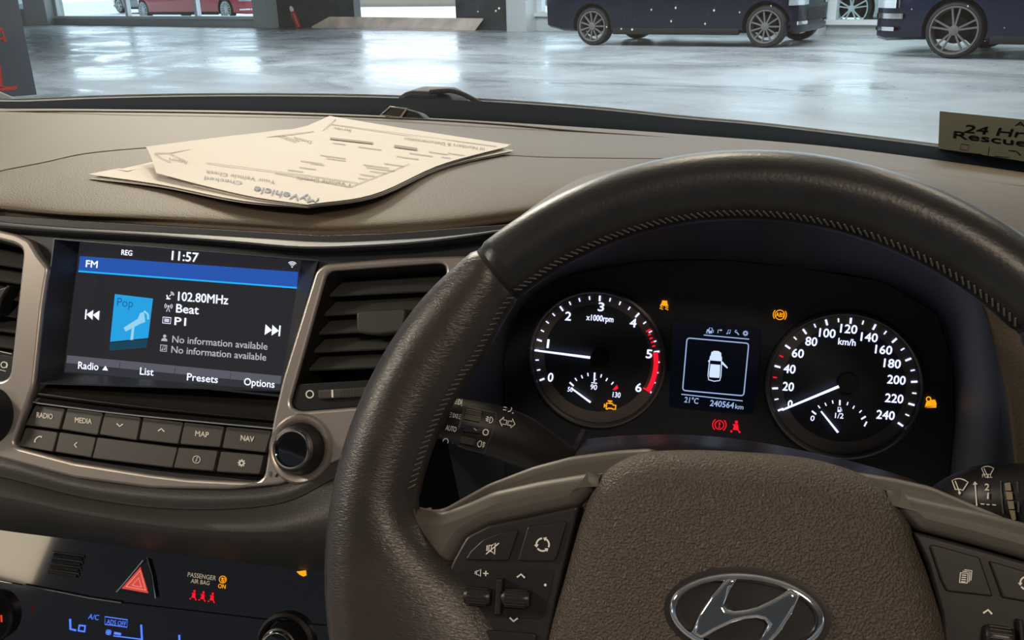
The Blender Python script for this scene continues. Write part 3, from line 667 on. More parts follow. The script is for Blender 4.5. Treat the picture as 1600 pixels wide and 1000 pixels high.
vl = vent('left slatted air vent beside the display, cut off by the frame edge', vent_l,
          [((-90, 392), (38, 415)), ((-90, 417), (36, 440)), ((-90, 443), (33, 466)), ((-90, 470), (31, 492)), ((-90, 497), (28, 516)), ((-90, 522), (25, 541)), ((-90, 545), (23, 560))], None, None, None)
plate('vent_base', SP, [[(-90, 540), (23, 557), (20, 588), (8, 596), (-90, 588)]], BC-.004, BC+.0005, M['black'], vl, bev=.0006, r=.002)
tb = plate('vane_tab', SP, [[(-70, 462), (6, 448), (16, 444), (2, 468), (-4, 490), (-70, 500)]], BC-.008, BC+.004, M['black'], vl, bev=.0016, r=.002)
Marks().ring((6, 570), 4.5, 1.6).line([(10, 566), (12, 570), (10, 575)], 1.4).line([(0, 549), (18, 553)], 1).line([(-3, 577), (9, 580)], 1).build('airflow_symbol', SP(BC+.0008), M['print'], vl)
# ================================================================== CLIMATE PANEL
cl = thing('climate_panel', 'gloss black climate panel with blue readouts at the bottom left', 'climate control', CL.w(0, -.03, 0))
on_c = CL(.0006)
face = plate('facia', CL, [[(-150, 800), (0, 822), (260, 856), (510, 886), (640, 900), (640, 1100), (-150, 1100)]], -.01, 0, M['piano'], cl, bev=.001)
lowf = plate('readout_panel', CL, [[(-150, 880), (36, 914), (190, 941), (250, 948), (420, 968), (640, 990), (640, 1110), (-150, 1110)]], -.004, .0012, M['piano'], cl, bev=.0006)
on_l = CL(.0018)
obj('chrome_strip', tube([CL.hit(u, v, .0016) for u, v in [(36, 914), (90, 924), (140, 934), (190, 941.5)]], .0006, 8), M['chrome'], cl)
for k in range(4):
    y = 867+k*9.0; x0 = 85-k*2.8; xe = 129-k*2.8
    obj('speaker_slot', tube([CL.hit(x0, y-.5, .0006), CL.hit((x0+xe)/2, y+3.2, .0006), CL.hit(xe, y+6, .0006)], .0013, 10), M['pit'], cl)
    obj('slot_rim', tube([CL.hit(x0-3, y-4.5, .0006), CL.hit((x0+xe)/2, y-1.2, .0006), CL.hit(xe+2, y+2, .0006), CL.hit(xe+3, y+6, .0006)], .0005, 8), M['chrome'], cl)
hz = plate('hazard_button', CL, [[(231, 871), (243, 934), (184, 923)]], -.002, .0022, M['piano'], cl, bev=.0008, r=.001)
obj('hazard_frame', tube([CL.hit(u, v, .002) for u, v in [(182, 925), (200, 904), (224, 875)]], .0005, 8), M['chrome'], hz)
obj('hazard_frame', tube([CL.hit(u, v, .002) for u, v in [(230, 871), (238, 900), (243, 935)]], .0005, 8), M['chrome'], hz)
Marks().poly([(219.5, 885.5), (232, 927), (190, 919.5)]).build('hazard_triangle', CL(.0026), M['hazard'], hz)
Marks().line([(219, 891.5), (227.5, 922), (197, 916.5)], 1.8, True).line([(216.5, 903), (221, 917.5), (206.5, 914.5)], 1.6, True).build('hazard_outline', CL(.003), M['hazardline'], hz)
Marks().text('PASSENGER', (293, 901), (337, 907), 7, 0, .1).text('AIR BAG', (298, 910.5), (327, 914.5), 6.5, 0, .1).build('airbag_lettering', on_c, M['print'], cl)
Marks().glyph(SYM['airbag'], (348, 905.5), 6, 8).text('ON', (340.5, 918.5), (352, 920), 6.5, 0, .1).build('airbag_lamp', on_c, M['amber'], cl)
for u, v in ((303, 929.5), (317, 931.5), (331.5, 933.5)):
    Marks().glyph(SYM['belt'], (u, v), 6.5, 10, 8).build('seat_belt_lamp', on_c, M['red'], cl)
Marks().line([(109.5, 967), (110, 983), (119, 985)], 3.4).line([(124, 977), (133, 978), (132, 987), (122.5, 985.5)], 3.2, True).text('A/C', (137.5, 967), (153.5, 969), 8, .1).line([(164, 963.5), (199, 968.5), (198.5, 980), (164, 975.5)], 1.5, True).text('ADS OFF', (166.5, 974.5), (196.5, 978.5), 7).glyph(SYM['fan'], (169.5, 988), 6).line([(178, 989), (189, 991)], 4).line([(177, 993.5), (222, 999)], 1.8).line([(220.5, 976), (222, 1003)], 3).build('climate_readout', on_l, M['lcd'], cl)
Marks().line([(280, 992), (280.5, 1010)], 3).build('climate_readout', on_l, M['lcd'], cl)
c = CL.px(-34, 968, .012); knob(cl, CL, c, .0165, 'temperature_knob', h=.014)
Marks().line([(2, 961), (2.5, 972)], 3).build('knob_mark', CL(.0165), lit('lit_knob_red', (1, .05, .02), .8), cl)
c = CL.px(436, 1014, .012)
obj('knob_collar', lathe([(.0225, 0), (.0222, .004), (.020, .006), (.018, .004)], 64, False), M['black'], cl, CL.M @ Matrix.Translation((c[0], c[1], 0)))
knob(cl, CL, c, .0125, 'fan_knob', h=.014)
Marks().poly([(463, 893), (478, 891), (479, 899), (474, 901), (468, 898)]).build('amber_lamp', on_c, M['amber'], cl)
# ================================================================== INSTRUMENT CLUSTER
ic = thing('instrument_cluster', 'lit instrument cluster with two round dials behind the steering wheel', 'instrument cluster', CP.w(.08, -.05, 0))
face_o = [(790, 790), (786, 640), (786, 560), (812, 485), (880, 432), (1000, 408), (1130, 406), (1250, 418), (1380, 440), (1465, 490), (1490, 570), (1492, 660), (1480, 800)]
plate('cluster_face', CP, [face_o], -.006, -.001, M['dial'], ic, bev=.0005, cpx=0)
inner = face_o
outer = [(720, 790), (692, 640), (705, 540), (760, 440), (860, 365), (1000, 326), (1150, 318), (1300, 328), (1430, 372), (1525, 450), (1562, 545), (1585, 640), (1602, 800)]
oY = [.44, .45, .47, .49, .495, .50, .50, .50, .495, .485, .47, .46, .45]
ow = [PY(u, v, y) for (u, v), y in zip(outer, oY)]
iw = [CP.hit(u, v, 0) for u, v in inner]
M['surround'] = mat('surround_plastic', (.055, .064, .082), .5, bump=('noise', 1400, .12, .0003))
obj('cluster_surround', surf([ow, [a.lerp(b, .4)+Vector((0, 0, 0)) for a, b in zip(ow, iw)], iw, [p+Vector((0, .01, 0)) for p in iw]], 90, 24), M['surround'], ic)
crest = [(640, 790), (655, 610), (680, 480), (760, 385), (880, 322), (1000, 292), (1150, 283), (1320, 292), (1480, 330), (1575, 420), (1640, 530), (1680, 640), (1700, 790)]
cY = [.45, .46, .48, .50, .51, .515, .52, .52, .52, .50, .48, .47, .46]
cw = [PY(u, v, y) for (u, v), y in zip(crest, cY)]
hb = [PZ(u, v+1, -.1528-0.0002*max(0, (u-1100)/20)) for u, v in [(790, 290), (830, 280), (880, 270), (940, 262), (1000, 256), (1060, 253), (1120, 252), (1250, 254), (1386, 265), (1500, 276), (1600, 288), (1680, 299), (1740, 310)]]
hm = [a.lerp(b, .5)+Vector((0, 0, .006)) for a, b in zip(cw, hb)]
obj('cluster_hood', surf([[p+Vector((0, .012, -.004)) for p in ow[3:]], ow[3:], cw[3:], hm[3:], hb[3:]], 90, 40), M['dash'], dash)
sidep = [[PY(u, v, y) for u, v, y in r] for r in (
    [(1540, 470, .50), (1566, 545, .485), (1587, 640, .475), (1600, 720, .468), (1606, 800, .46)],
    [(1640, 450, .50), (1680, 545, .485), (1700, 640, .475), (1715, 720, .468), (1720, 800, .46)])]
obj('side_panel', surf(sidep, 30, 6), M['dash'], dash)
GL, GR = (0, 0), (.1658, -.0032); gr = .0499
def pol(c, r, deg): return (c[0]+r*math.cos(math.radians(deg)), c[1]+r*math.sin(math.radians(deg)))
def cl_(c): return lambda a, b: CP.w(a, b, c)
def dial(name, c, a0, a1, n, major, redset, nums, unit_txt):
    Mk = CP.M @ Matrix.Translation((c[0], c[1], 0))
    d = obj(name, lathe([(.0388, -.0006), (.0386, .0002), (.0005, .0003)], 72, True), M['dial'], ic, Mk)
    obj('dial_band', lathe([(.0462, .0016), (.0385, .0003)], 72, False), M['ring'], d, Mk)
    obj('dial_bezel', lathe([(.0462, .0012), (.0468, .0042), (.0480, .0052), (.0494, .0044), (.0500, .0020), (.0500, -.001)], 96, False), M['bezel'], d, Mk)
    mk, rd = Marks(), Marks()
    for i in range(n+1):
        a = a0+(a1-a0)*i/n
        big = i % major == 0
        L = (.0413 if big else .0422, .0452 if big else .0448)
        (rd if i in redset else mk).line([pol(c, L[0], a), pol(c, L[1], a)], .0013 if big else .0009)
    mk.build('dial_scale', cl_(.0021), M['gauge'], d)
    for t, (u, v), h, w in nums:
        Marks().text(t, (u-w/2, v+h/2-w*.045), (u+w/2, v+h/2+w*.045), h, .03, .4).build('numeral', CP(.0009), M['gauge'], d)
    t, p0, p1, h = unit_txt
    Marks().text(t, p0, p1, h, 0, .25).build('unit_lettering', CP(.0009), M['gauge'], d)
    return d, rd
M['bezel'] = mat('dial_bezel_satin', (.11, .105, .105), .35, metal=.6)
tach_n = [('0', (859.5, 589.5), 13, 8), ('1', (855.5, 537), 13, 2.8), ('2', (887, 494), 13, 9), ('3', (938.5, 479.5), 13, 9), ('4', (988.5, 504.5), 13, 10), ('5', (1013.5, 553), 13, 9), ('6', (997, 605.5), 13, 9)]
tach, rd = dial('tachometer', GL, 205.5, -27, 24, 4, {16.5}, tach_n, ('x1000rpm', (916, 500), (958, 503.5), 9))
# tick marks past 4,500 are red, then a solid red arc
rm = Marks()
for k in range(5):
    a = 205.5-232.5*(4.45+.1*k)/6
    rm.line([pol(GL, .0410, a), pol(GL, .0445 if k == 0 else .0432, a)], .0011)
rm.line([pol(GL, .0424, 205.5-232.5*(5+k*.0625)/6) for k in range(17)], .0034)
rm.line([pol(GL, .0385, -27), pol(GL, .0445, -27)], .0012)
rm.build('red_zone', cl_(.0026), M['red'], tach)
sp_n = [('0', (1234, 631), 11, 7), ('20', (1231, 604), 13, 17), ('40', (1233, 576.5), 13, 18), ('60', (1246, 552), 13, 18), ('80', (1267, 533.5), 13, 18), ('100', (1292, 520.5), 13, 25), ('120', (1325.5, 514), 13, 26), ('140', (1357.5, 527), 13, 26), ('160', (1380, 546.5), 13, 26), ('180', (1393.5, 568), 13, 26), ('200', (1400, 593.5), 13, 28), ('220', (1396.5, 622.5), 13, 28), ('240', (1383, 648.5), 13, 28)]
speedo, rd = dial('speedometer', GR, 208, -31, 24, 2, {3, 5}, sp_n, ('km/h', (1309.5, 538), (1336.5, 540.5), 10))
rd.build('red_tick', cl_(.0024), M['red'], speedo)
def needle(parent, p0, p1, w0, w1, c=.006):
    a, b = Vector(CP.px(*p0, c)), Vector(CP.px(*p1, c)); e = (b-a).normalized(); q = Vector((-e.y, e.x))
    plate('needle', CP, [[tuple(a+q*w0), tuple(b+q*w1), tuple(b-q*w1), tuple(a-q*w0)]], c-.001, c, M['gauge'], parent, bev=.0002, local=True)
def hub(parent, c, r):
    obj('needle_hub', lathe([(r, .0002), (r, .0045), (r*.9, .006), (.0004, .0062)], 40), M['pit'], parent, CP.M @ Matrix.Translation((c[0], c[1], 0)))
needle(tach, (930, 560), (835, 547.5), .0009, .0006)
needle(speedo, (1319.5, 600.5), (1222, 641), .0009, .0006)
c_ = CP.px(936, 562, .004); hub(tach, c_, .0068)
c_ = CP.px(1325, 598, .004); hub(speedo, c_, .0068)
def sub_gauge(parent, c, pts, big, nums, nd):
    m = Marks()
    for i, (u, v) in enumerate(pts):
        p = Vector((u, v)); e = (Vector(c)-p).normalized(); L = 4.2 if i in big else 2.6
        m.line([tuple(p-e*L), tuple(p+e*L)], 2.6 if i in big else 1.8)
    for t, (u, v), h, w in nums: m.text(t, (u-w/2, v+h/2), (u+w/2, v+h/2+1), h, .03, .15)
    m.build('sub_scale', CP(.0009), M['gauge'], parent)
    needle(parent, nd[0], nd[1], .0007, .0005, .003)
sub_gauge(tach, (927, 632), [(893.2, 600.3), (899.9, 592.9), (909.3, 588.8), (918.6, 585.2), (929, 586.4), (939.3, 587.4), (947.9, 593.1), (956.8, 598.9)], (0, 4), [('50', (890.5, 608), 7, 8), ('90', (927.2, 604.3), 8, 10), ('130', (963, 616.5), 8, 12)], ((922.5, 629), (892, 606.5)))
Marks().poly([(957, 609), (964, 601), (966, 607), (960, 610)]).build('hot_mark', CP(.001), M['red'], tach)
Marks().line([(928.5, 590), (928.5, 597)], 2).line([(924, 598), (933, 599)], 1.4).line([(929, 592.5), (932, 593)], 1.2).build('coolant_symbol', CP(.001), M['gauge'], tach)
sub_gauge(speedo, (1311, 676), [(1271.9, 644.8), (1279.7, 635.7), (1290.1, 631.8), (1301.1, 628.1), (1312.2, 629.2), (1324.2, 630.7), (1333.8, 636.4), (1344.5, 643), (1349.2, 652.8)], (0, 4, 8), [('0', (1268.8, 653), 8, 6), ('1/2', (1311, 649), 8, 13), ('1', (1350.5, 661.5), 8, 2)], ((1309.5, 676), (1283, 643)))
Marks().glyph(SYM['fuel'], (1312, 640), 4.5, 5).build('fuel_symbol', CP(.001), M['gauge'], speedo)
# centre display and tell-tales
info = plate('trip_display', CP, [[(1050, 500), (1190, 512), (1178, 648), (1046, 636)]], -.001, .0004, mat('trip_display_glass', (.004, .005, .008), .25, emit=((.02, .035, .11), .035)), ic, bev=.0002, r=.003, cpx=0)
Marks().line([tuple(p) for p in rc([(1073.5, 528), (1170, 536.5), (1162, 618.5), (1066.5, 610)], 5)], 1.8, True).line([(1099.5, 523.5), (1170.5, 530)], 1.6).line([(1064.5, 616), (1160.5, 626.5)], 1.5).glyph(SYM['fuel'], (1111, 516.5), 5, 5).glyph(SYM['skid'], (1106.5, 517.5), 3.6, 5).glyph(SYM['turn'], (1124.5, 517), 4.2, 5).glyph(SYM['note'], (1138.5, 518.5), 4, 5).glyph(SYM['wrench'], (1152, 520), 4.4, 5).glyph(SYM['gear'], (1164.8, 520.8), 4.4, 5).text('21°C', (1069, 628.5), (1090.5, 631), 8.5, .05, .2).text('240564', (1109, 634), (1146, 638), 9, .05, .25).text('km', (1148.5, 638.5), (1161, 639.8), 7, .05, .15).build('trip_lettering', CP(.0008), M['info'], info)
Marks().glyph(SYM['carview'], (1117.5, 572), 23, 4.5, 25).build('door_open_picture', CP(.0008), lit('lit_car_view', (.62, .76, 1), 1.05), info)
for nm, s, p, r, m_ in (('traction_lamp', 'skid', (1038, 476), 7.5, 'amber'), ('engine_lamp', 'engine', (953.5, 633.5), 9, 'amber'), ('descent_lamp', 'descent', (1454.5, 629), 9, 'amber'), ('brake_lamp', 'brake', (1124, 664), 10, 'red'), ('belt_lamp', 'belt', (1150, 666.5), 9.5, 'red')):
    Marks().glyph(SYM[s], p, r, 5).build(nm, CP(.001), M[m_], ic)
Marks().glyph(SYM['absring'], (1218.5, 492), 9.5, 5).text('ABS', (1212, 494.5), (1225, 495.8), 6.5, 0, .2).build('abs_lamp', CP(.001), M['amber'], ic)
# ================================================================== COLUMN SHROUD AND STALKS
tl = [(870, 735), (893, 712), (906, 690), (950, 683), (1000, 680), (1060, 679.5), (1130, 684), (1200, 694), (1260, 706), (1340, 724), (1440, 755), (1520, 795)]
def off(L, dv, du=0): return [(u+du, v+dv) for u, v in L]
r0 = [PY(u, v, .505)+Vector((0, .01, -.02)) for u, v in tl]
r1 = [PY(u, v+1, .50) for u, v in tl]; r2 = [PY(u, v+8, .462) for u, v in tl]; r3 = [PY(u, v+30, .425) for u, v in tl]; r4 = [PY(u, v+120, .42) for u, v in tl]; r5 = [PY(u, v+300, .44) for u, v in tl]
cs = obj('steering_column_cover', surf([r0, r1, r2, r3, r4, r5], 70, 40), M['shroud'], None, None, 40, PY(1150, 760, .45))
tag(cs, 'purple grey steering column cover showing above the airbag pad', 'column cover')
obj('notch_rib', boxbm((-.0015, -.012, -.007), (.0015, .012, .007), .0008, Matrix.Translation(PY(905, 701, .475))), M['shroud'], cs)
def stalk(name, label, pts, m, n=40):
    P = arcsample([PY(u, v, y) for u, v, r, y in pts], n)
    rr = [Vector((r*y/F, 0, 0)) for u, v, r, y in pts]; rr = [max(q.x, .001) for q in arcsample([Vector((r*y/F, i*.003, 0)) for i, (u, v, r, y) in enumerate(pts)], n)]
    t = thing(name, label, 'stalk', P[n//2])
    b = obj('stalk_body', tube(P, rr, 28), m, t, None, 60)
    return t, b
ls, lb = stalk('light_stalk', 'black light stalk with AUTO ring and arrow print, left of the steering column',
               [(628, 630, 36, .425), (640, 634, 40, .425), (668, 645, 41, .43), (705, 655, 43, .435), (740, 664, 47, .44), (775, 674, 48, .445), (810, 687, 46, .45), (845, 704, 38, .455), (885, 722, 26, .462), (930, 742, 18, .47)], M['stalk'])
sp_ = bvh_of(lb)
Marks().poly([(684, 695), (690, 668), (700, 640), (714, 612), (726, 620), (727, 632), (720, 660), (710, 692)]).build('ring_face', bvh_of(lb, off=.0002), M['dark'], lb)
ring_c = Marks().line([(727, 622), (725, 640), (717, 667), (708, 692)], 2.2)
ring_c.build('ring_edge', bvh_of(lb, off=.0006), M['spoke'], lb)
Marks().poly([(729, 638), (755, 644), (755, 646), (751, 670), (741, 699), (717, 692), (722, 672)]).build('roller_window', bvh_of(lb, off=.0003), M['pit'], lb)
rw = bvh_of(lb, off=.0012)
for k in range(6):
    Marks().line([(728-k*.6, 641+k*2.6), (752-k*.5, 646+k*2.6)], 1.7).build('roller_rib', rw, M['spoke'], lb)
Marks().poly([(726, 664), (751, 669), (750, 676), (724, 672)]).build('roller', rw, M['piano'], lb)
for k in range(4):
    Marks().line([(721-k*.7, 680+k*2.5), (742-k*.8, 685+k*2.4)], 1.5).build('roller_rib', rw, M['spoke'], lb)
Marks().line([(755, 643), (773.5, 647), (774.5, 650), (768, 677), (757, 705), (740, 702)], 1.2).line([(729, 637), (755, 643)], 1.2).line([(715, 693), (740, 701)], 2.4).build('window_frame', rw, M['spoke'], lb)
Marks().poly([(740, 668), (745, 671.5), (739.5, 674.5)]).glyph(SYM['fogfront'], (764, 657), 6, 12).ring((758.5, 675), 4, 1.6).glyph(SYM['fogrear'], (752, 692), 6.2, 12).glyph(SYM['sidelamp'], (711, 650), 7.5, 12).text('AUTO', (696, 670), (712, 673.5), 7, 0, .2).ring((697, 686.5), 4, 1.5).glyph(SYM['beam'], (716, 630.5), 6, 10).poly([(677.5, 680.5), (682, 683.5), (677.5, 685)]).glyph(SYM['beam'], (794, 640.5), 8.5, 12).glyph(SYM['arrows'], (791.5, 661.5), 12, 12).build('stalk_printing', rw, M['print'], lb)
ws, wb = stalk('wiper_stalk', 'dark wiper stalk with washer print and tan scale at the right edge of the frame',
               [(1425, 800, 16, .47), (1458, 796, 36, .465), (1490, 788, 54, .46), (1525, 784, 60, .455), (1570, 784, 61, .45), (1620, 786, 61, .445), (1680, 790, 56, .44), (1720, 792, 34, .44)], M['stalk'])
wp_ = bvh_of(wb, off=.0006)
for k, (q) in enumerate(([(1570, 756), (1579, 755), (1581, 767), (1571.5, 767)], [(1571.7, 769), (1581.5, 769), (1583.5, 781), (1574, 781)], [(1574.5, 783), (1584, 783), (1585.5, 795), (1577, 795)], [(1577.6, 797), (1586, 797), (1588, 811), (1582, 813)])):
    Marks().poly(q).build('scale_segment', wp_, mat('scale_tan', (.45, .36, .25), .6) if k == 0 else bpy.data.materials['scale_tan'], wb)
Marks().line([(1564, 752), (1565, 775), (1568, 802)], 2).line([(1590, 754), (1592, 800)], 3).build('ring_edge', wp_, M['spoke'], wb)
Marks().poly([(1593, 754), (1640, 754), (1640, 782), (1594, 782)]).poly([(1595, 788), (1640, 788), (1640, 815), (1597, 815)]).build('scale_knob', wp_, M['dark'], wb)
Marks().glyph(SYM['wiper'], (1500.5, 760), 12.5, 6).line([(1527, 790), (1524.5, 757)], 2).glyph([arrowhead((0, 0), 95, 1)], (1524.5, 757), 4).glyph(SYM['wiper'], (1543.5, 738.5), 9.5, 2).text('PULL', (1535.5, 747), (1551, 747.5), 5, 0, .1).text('2', (1539, 766.5), (1546, 767), 10, 0, .2).text('1', (1543.2, 779.5), (1545.2, 779.6), 9, 0, .2).line([(1533, 787), (1539, 787.5)], 1.6).line([(1542, 788), (1547, 788.3)], 1.6).line([(1551, 788.4), (1557, 788.7)], 1.6).build('stalk_printing', wp_, M['print'], wb)
# ================================================================== STEERING WHEEL
sw = thing('steering_wheel', 'black leather steering wheel with chrome slanted emblem on its airbag pad', 'steering wheel', WP.w(0, -.05, 0))
def sst(x, a, b):
    t = min(max((x-a)/(b-a), 0), 1); return t*t*(3-2*t)
def rim_sec(th):
    """centre radius, outer half width, inner half width, half thickness at angle th (degrees, 90 at the top)"""
    t = th if th <= 270 else th-360
    dl = abs(t-90)
    g = sst(dl, 42, 58)
    R0 = .172-.0036*g; ra = .0160+.0056*g; ext = ra
    if dl > 80:
        ext = ra+(.058-ra)*sst(dl, 85.5, 103)+.014*sst(dl, 97, 115)
        ext = ext*(1-sst(dl, 135, 150))+ra*sst(dl, 135, 150)
    return R0, ra, ext, .0165+.001*g
def rim_part(name, a0, a1, m, shrink=0.0, n=None):
    n = n or max(4, int(abs(a1-a0)*1.0)); bm = bmesh.new(); prev = None
    for i in range(n+1):
        th = a0+(a1-a0)*i/n; R0, ra, ext, rb_ = rim_sec(th % 360)
        er, et = Vector((math.cos(math.radians(th)), math.sin(math.radians(th)), 0)), None
        e = min(1, (i/n*abs(a1-a0))/.7, ((n-i)/n*abs(a1-a0))/.7); sh = shrink+.0012*(1-e) if not shrink else shrink
        ring = []
        for j in range(40):
            ph = 2*math.pi*j/40; cc, ss = math.cos(ph), math.sin(ph)
            if cc >= 0: rad = (ra-sh)*cc; ax = (rb_-sh)*ss
            else:
                k = min((ext-ra)/.03, 1); p = 1-.45*k
                rad = -(ext-sh)*abs(cc)**p; ax = (rb_-sh)*math.copysign(abs(ss)**(1-.1*k), ss)
                fall = min(1, abs(rad)/max(ext, 1e-6)); ax = ax-(.011*k*fall*fall if ss > 0 else -.004*k*fall)
            ring.append(bm.verts.new(er*(R0+rad)+Vector((0, 0, ax))))
        if prev:
            for j in range(40): bm.faces.new((prev[j-1], prev[j], ring[j], ring[j-1]))
        else: first = ring
        prev = ring
    if abs(a1-a0) < 359: bm.faces.new(prev); bm.faces.new(first[::-1])
    bmesh.ops.recalc_face_normals(bm, faces=bm.faces)
    return obj(name, bm, m, sw, WP.M, 50)
rim_part('rim', 46.3, 133.7, M['leather'])
rim_part('rim_grip', 134.3, 246, M['grip'])
rim_part('rim_grip', -66, 45.7, M['grip'])
rim_part('rim', 246.4, 293.6, M['leather'])
for a in (46, 134, 246.2, 293.8): rim_part('rim_seam', a-.45, a+.45, M['pit'], .0011, 3)
def stitches(a0, a1):
    bm = bmesh.new(); n = int((a1-a0)/1.05)
    for i in range(n):
        pts = []
        for k, th in enumerate((a0+(a1-a0)*i/n, a0+(a1-a0)*(i+.8)/n)):
            R0, ra, ext, rb_ = rim_sec(th); ph = math.radians(163 if k == 0 else 151)
            er = Vector((math.cos(math.radians(th)), math.sin(math.radians(th)), 0))
            pts.append(er*(R0+(ra+.0004)*math.cos(ph))+Vector((0, 0, (rb_+.0004)*math.sin(ph))))
        t = tube(pts, .00045, 5); me = bpy.data.meshes.new('t'); t.to_mesh(me); t.free(); bm.from_mesh(me); bpy.data.meshes.remove(me)
    return obj('stitching', bm, M['stitch'], sw, WP.M)
stitches(47, 133.5); stitches(134.5, 174)
def wplate(name, px, c0, c1, m, parent=None, bev=.003, r=.003):
    return plate(name, WP, [px], c0, c1, m, parent or sw, bev=bev, r=r, ang=50)
wplate('spoke_back', [(640, 800), (690, 795), (760, 756), (830, 729), (890, 713), (965, 703), (1020, 700), (1020, 830), (700, 900), (640, 860)], -.030, -.008, M['spoke'], bev=.004)
wplate('spoke_back', [(1300, 738), (1345, 738), (1400, 747), (1456, 760), (1567, 807), (1720, 880), (1720, 960), (1300, 900)], -.030, -.008, M['spoke'], bev=.004)
wplate('spoke_pad', [(628, 792), (655, 798), (690, 800), (730, 785), (768, 768), (840, 752), (912, 740), (942, 739), (925, 765), (899, 794), (825, 810), (763, 823), (726, 842), (700, 885), (650, 890)], -.018, .0045, M['spoke'], bev=.006, r=.002)
wplate('spoke_pad', [(1381, 763), (1432, 776), (1528, 797), (1620, 822), (1740, 856), (1740, 925), (1600, 876), (1520, 853), (1433, 831), (1405, 803)], -.018, .0045, M['spoke'], bev=.006, r=.002)
M['panel'] = mat('button_panel_plastic', (.020, .017, .016), .4)
pl_l = wplate('button_panel', [(706, 877), (728, 838), (763, 820), (825, 808), (905, 790), (890, 850), (868, 940), (845, 1060), (640, 1080), (662, 1000)], -.02, .0045, M['panel'], bev=.0015, r=.002)
pl_r = wplate('button_panel', [(1425, 830), (1520, 855), (1600, 878), (1740, 925), (1740, 1090), (1480, 1090), (1470, 960), (1448, 880)], -.02, .0045, M['panel'], bev=.0015, r=.002)
M['key'] = mat('wheel_key_plastic', (.020, .018, .017), .38)
wt_ = WP(.0066)
kx = []
def key(parent, px, sym, c, s, rot=4, top=.0062):
    k = wplate('button', px, -.002, top, M['key'], parent, bev=.0007, r=.0008)
    if sym: Marks().glyph(SYM[sym], c, s, rot).build('button_symbol', WP(top+.0003), M['green'] if sym == 'phone' else M['print'], k)
    return k
key(pl_l, [(727, 873.5), (735, 861), (754, 843), (781, 832), (808, 827.5), (809, 831), (794, 876), (730, 875)], 'mute', (769.5, 857), 9.5)
key(pl_l, [(824, 823), (884, 814), (885, 819), (869, 873), (864, 877), (808, 876.5)], 'cycle', (848, 851), 11)
wplate('rocker_recess', [(712, 890), (868, 889), (850, 968), (700, 962)], .0035, .0047, M['pit'], pl_l, bev=.0003, r=.003)
def rocker(parent, a, b, r, top):
    p, q = WP.hit(*a, .006), WP.hit(*b, .006)
    k = obj('rocker', tube(arcsample([p, p.lerp(q, .5), q], 9), [r*.8, r*.97, r, r, r, r, r, r*.97, r*.8], 20), M['key'], parent)
    d = (q-p)
    for j in range(7):
        an = math.radians(30+20*j); o = (WP.N*math.sin(an)+WP.U*math.cos(an))*r
        obj('rocker_rib', tube([p+d*.12+o, p+d*.88+o], .0004, 6), M['panel'], k)
rocker(pl_l, (728, 930), (768, 933), .0042, 0)
rocker(pl_l, (786, 933), (829, 936), .0042, 0)
wplate('rocker_divider', [(775, 904), (785, 905), (781, 962), (771, 961)], .003, .0095, M['panel'], pl_l, bev=.001, r=.0006)
Marks().glyph(SYM['speaker'], (748.5, 895), 6, 3).glyph(SYM['plus'], (759, 896), 4.2, 3).glyph(SYM['up'], (814, 900), 6.2, 4).glyph(SYM['speaker'], (737, 963), 6, 3).glyph(SYM['minus'], (747.5, 964), 4.4, 4).glyph(SYM['down'], (802.5, 968), 6.2, 4).disc((852, 914), 2.2).build('panel_symbol', WP(.0051), M['print'], pl_l)
key(pl_l, [(684, 977), (742, 982), (742, 1040), (670, 1040)], 'phone', (712, 998), 9.5)
key(pl_l, [(752, 984), (834, 990), (838, 994), (830, 1040), (750, 1040)], None, None, 0)
key(pl_r, [(1453, 853), (1459, 851), (1531, 871), (1552, 932), (1480, 924), (1471, 907)], 'docs', (1508.5, 901), 10.5, 6)
key(pl_r, [(1546, 876), (1600, 892), (1690, 920), (1690, 955), (1567, 934)], 'cycle', (1604, 911), 11, 6)
rocker(pl_r, (1538, 992), (1582, 998), .0046, 0)
wplate('rocker_divider', [(1592, 968), (1600, 969), (1606, 1040), (1598, 1040)], .003, .0095, M['panel'], pl_r, bev=.001, r=.0006)
Marks().glyph(SYM['up'], (1543.5, 956), 7, 6).build('panel_symbol', WP(.0051), M['print'], pl_r)
hubo = [(1026, 704), (1083, 702.5), (1150, 705), (1240, 712), (1300, 724), (1350, 742), (1382, 764), (1416, 804), (1440, 864), (1464, 928), (1484, 1000), (1490, 1090), (1440, 1180), (1330, 1230), (1160, 1240), (1000, 1220), (890, 1160), (850, 1080), (853, 1000), (880, 900), (902, 820), (920, 773), (941, 739), (963, 722), (993, 709)]
pillow('airbag_pad', WP, hubo, [(1.0, -.026), (1.0, -.006), (.992, .000), (.972, .0045), (.94, .008), (.90, .0105), (.82, .0125), (.7, .0138), (.55, .0146), (.38, .015), (.2, .0152), (.05, .0152)], M['airbag'], sw, n=120, cpx=.0)
EM = .0152
E0 = WP.px(1165, 960, EM)
em = thing  # emblem is a part of the wheel
ax = Vector(WP.px(1287, 969, EM))-Vector(WP.px(1043.6, 950.6, EM)); ang_ = math.atan2(ax.y, ax.x); ra_ = ax.length/2
rb2 = (Vector(WP.px(1165, 960, EM))-Vector(WP.px(1150.5, 895, EM))).length
Me = WP.M @ Matrix.Translation((E0[0], E0[1], EM)) @ Matrix.Rotation(ang_, 4, 'Z')
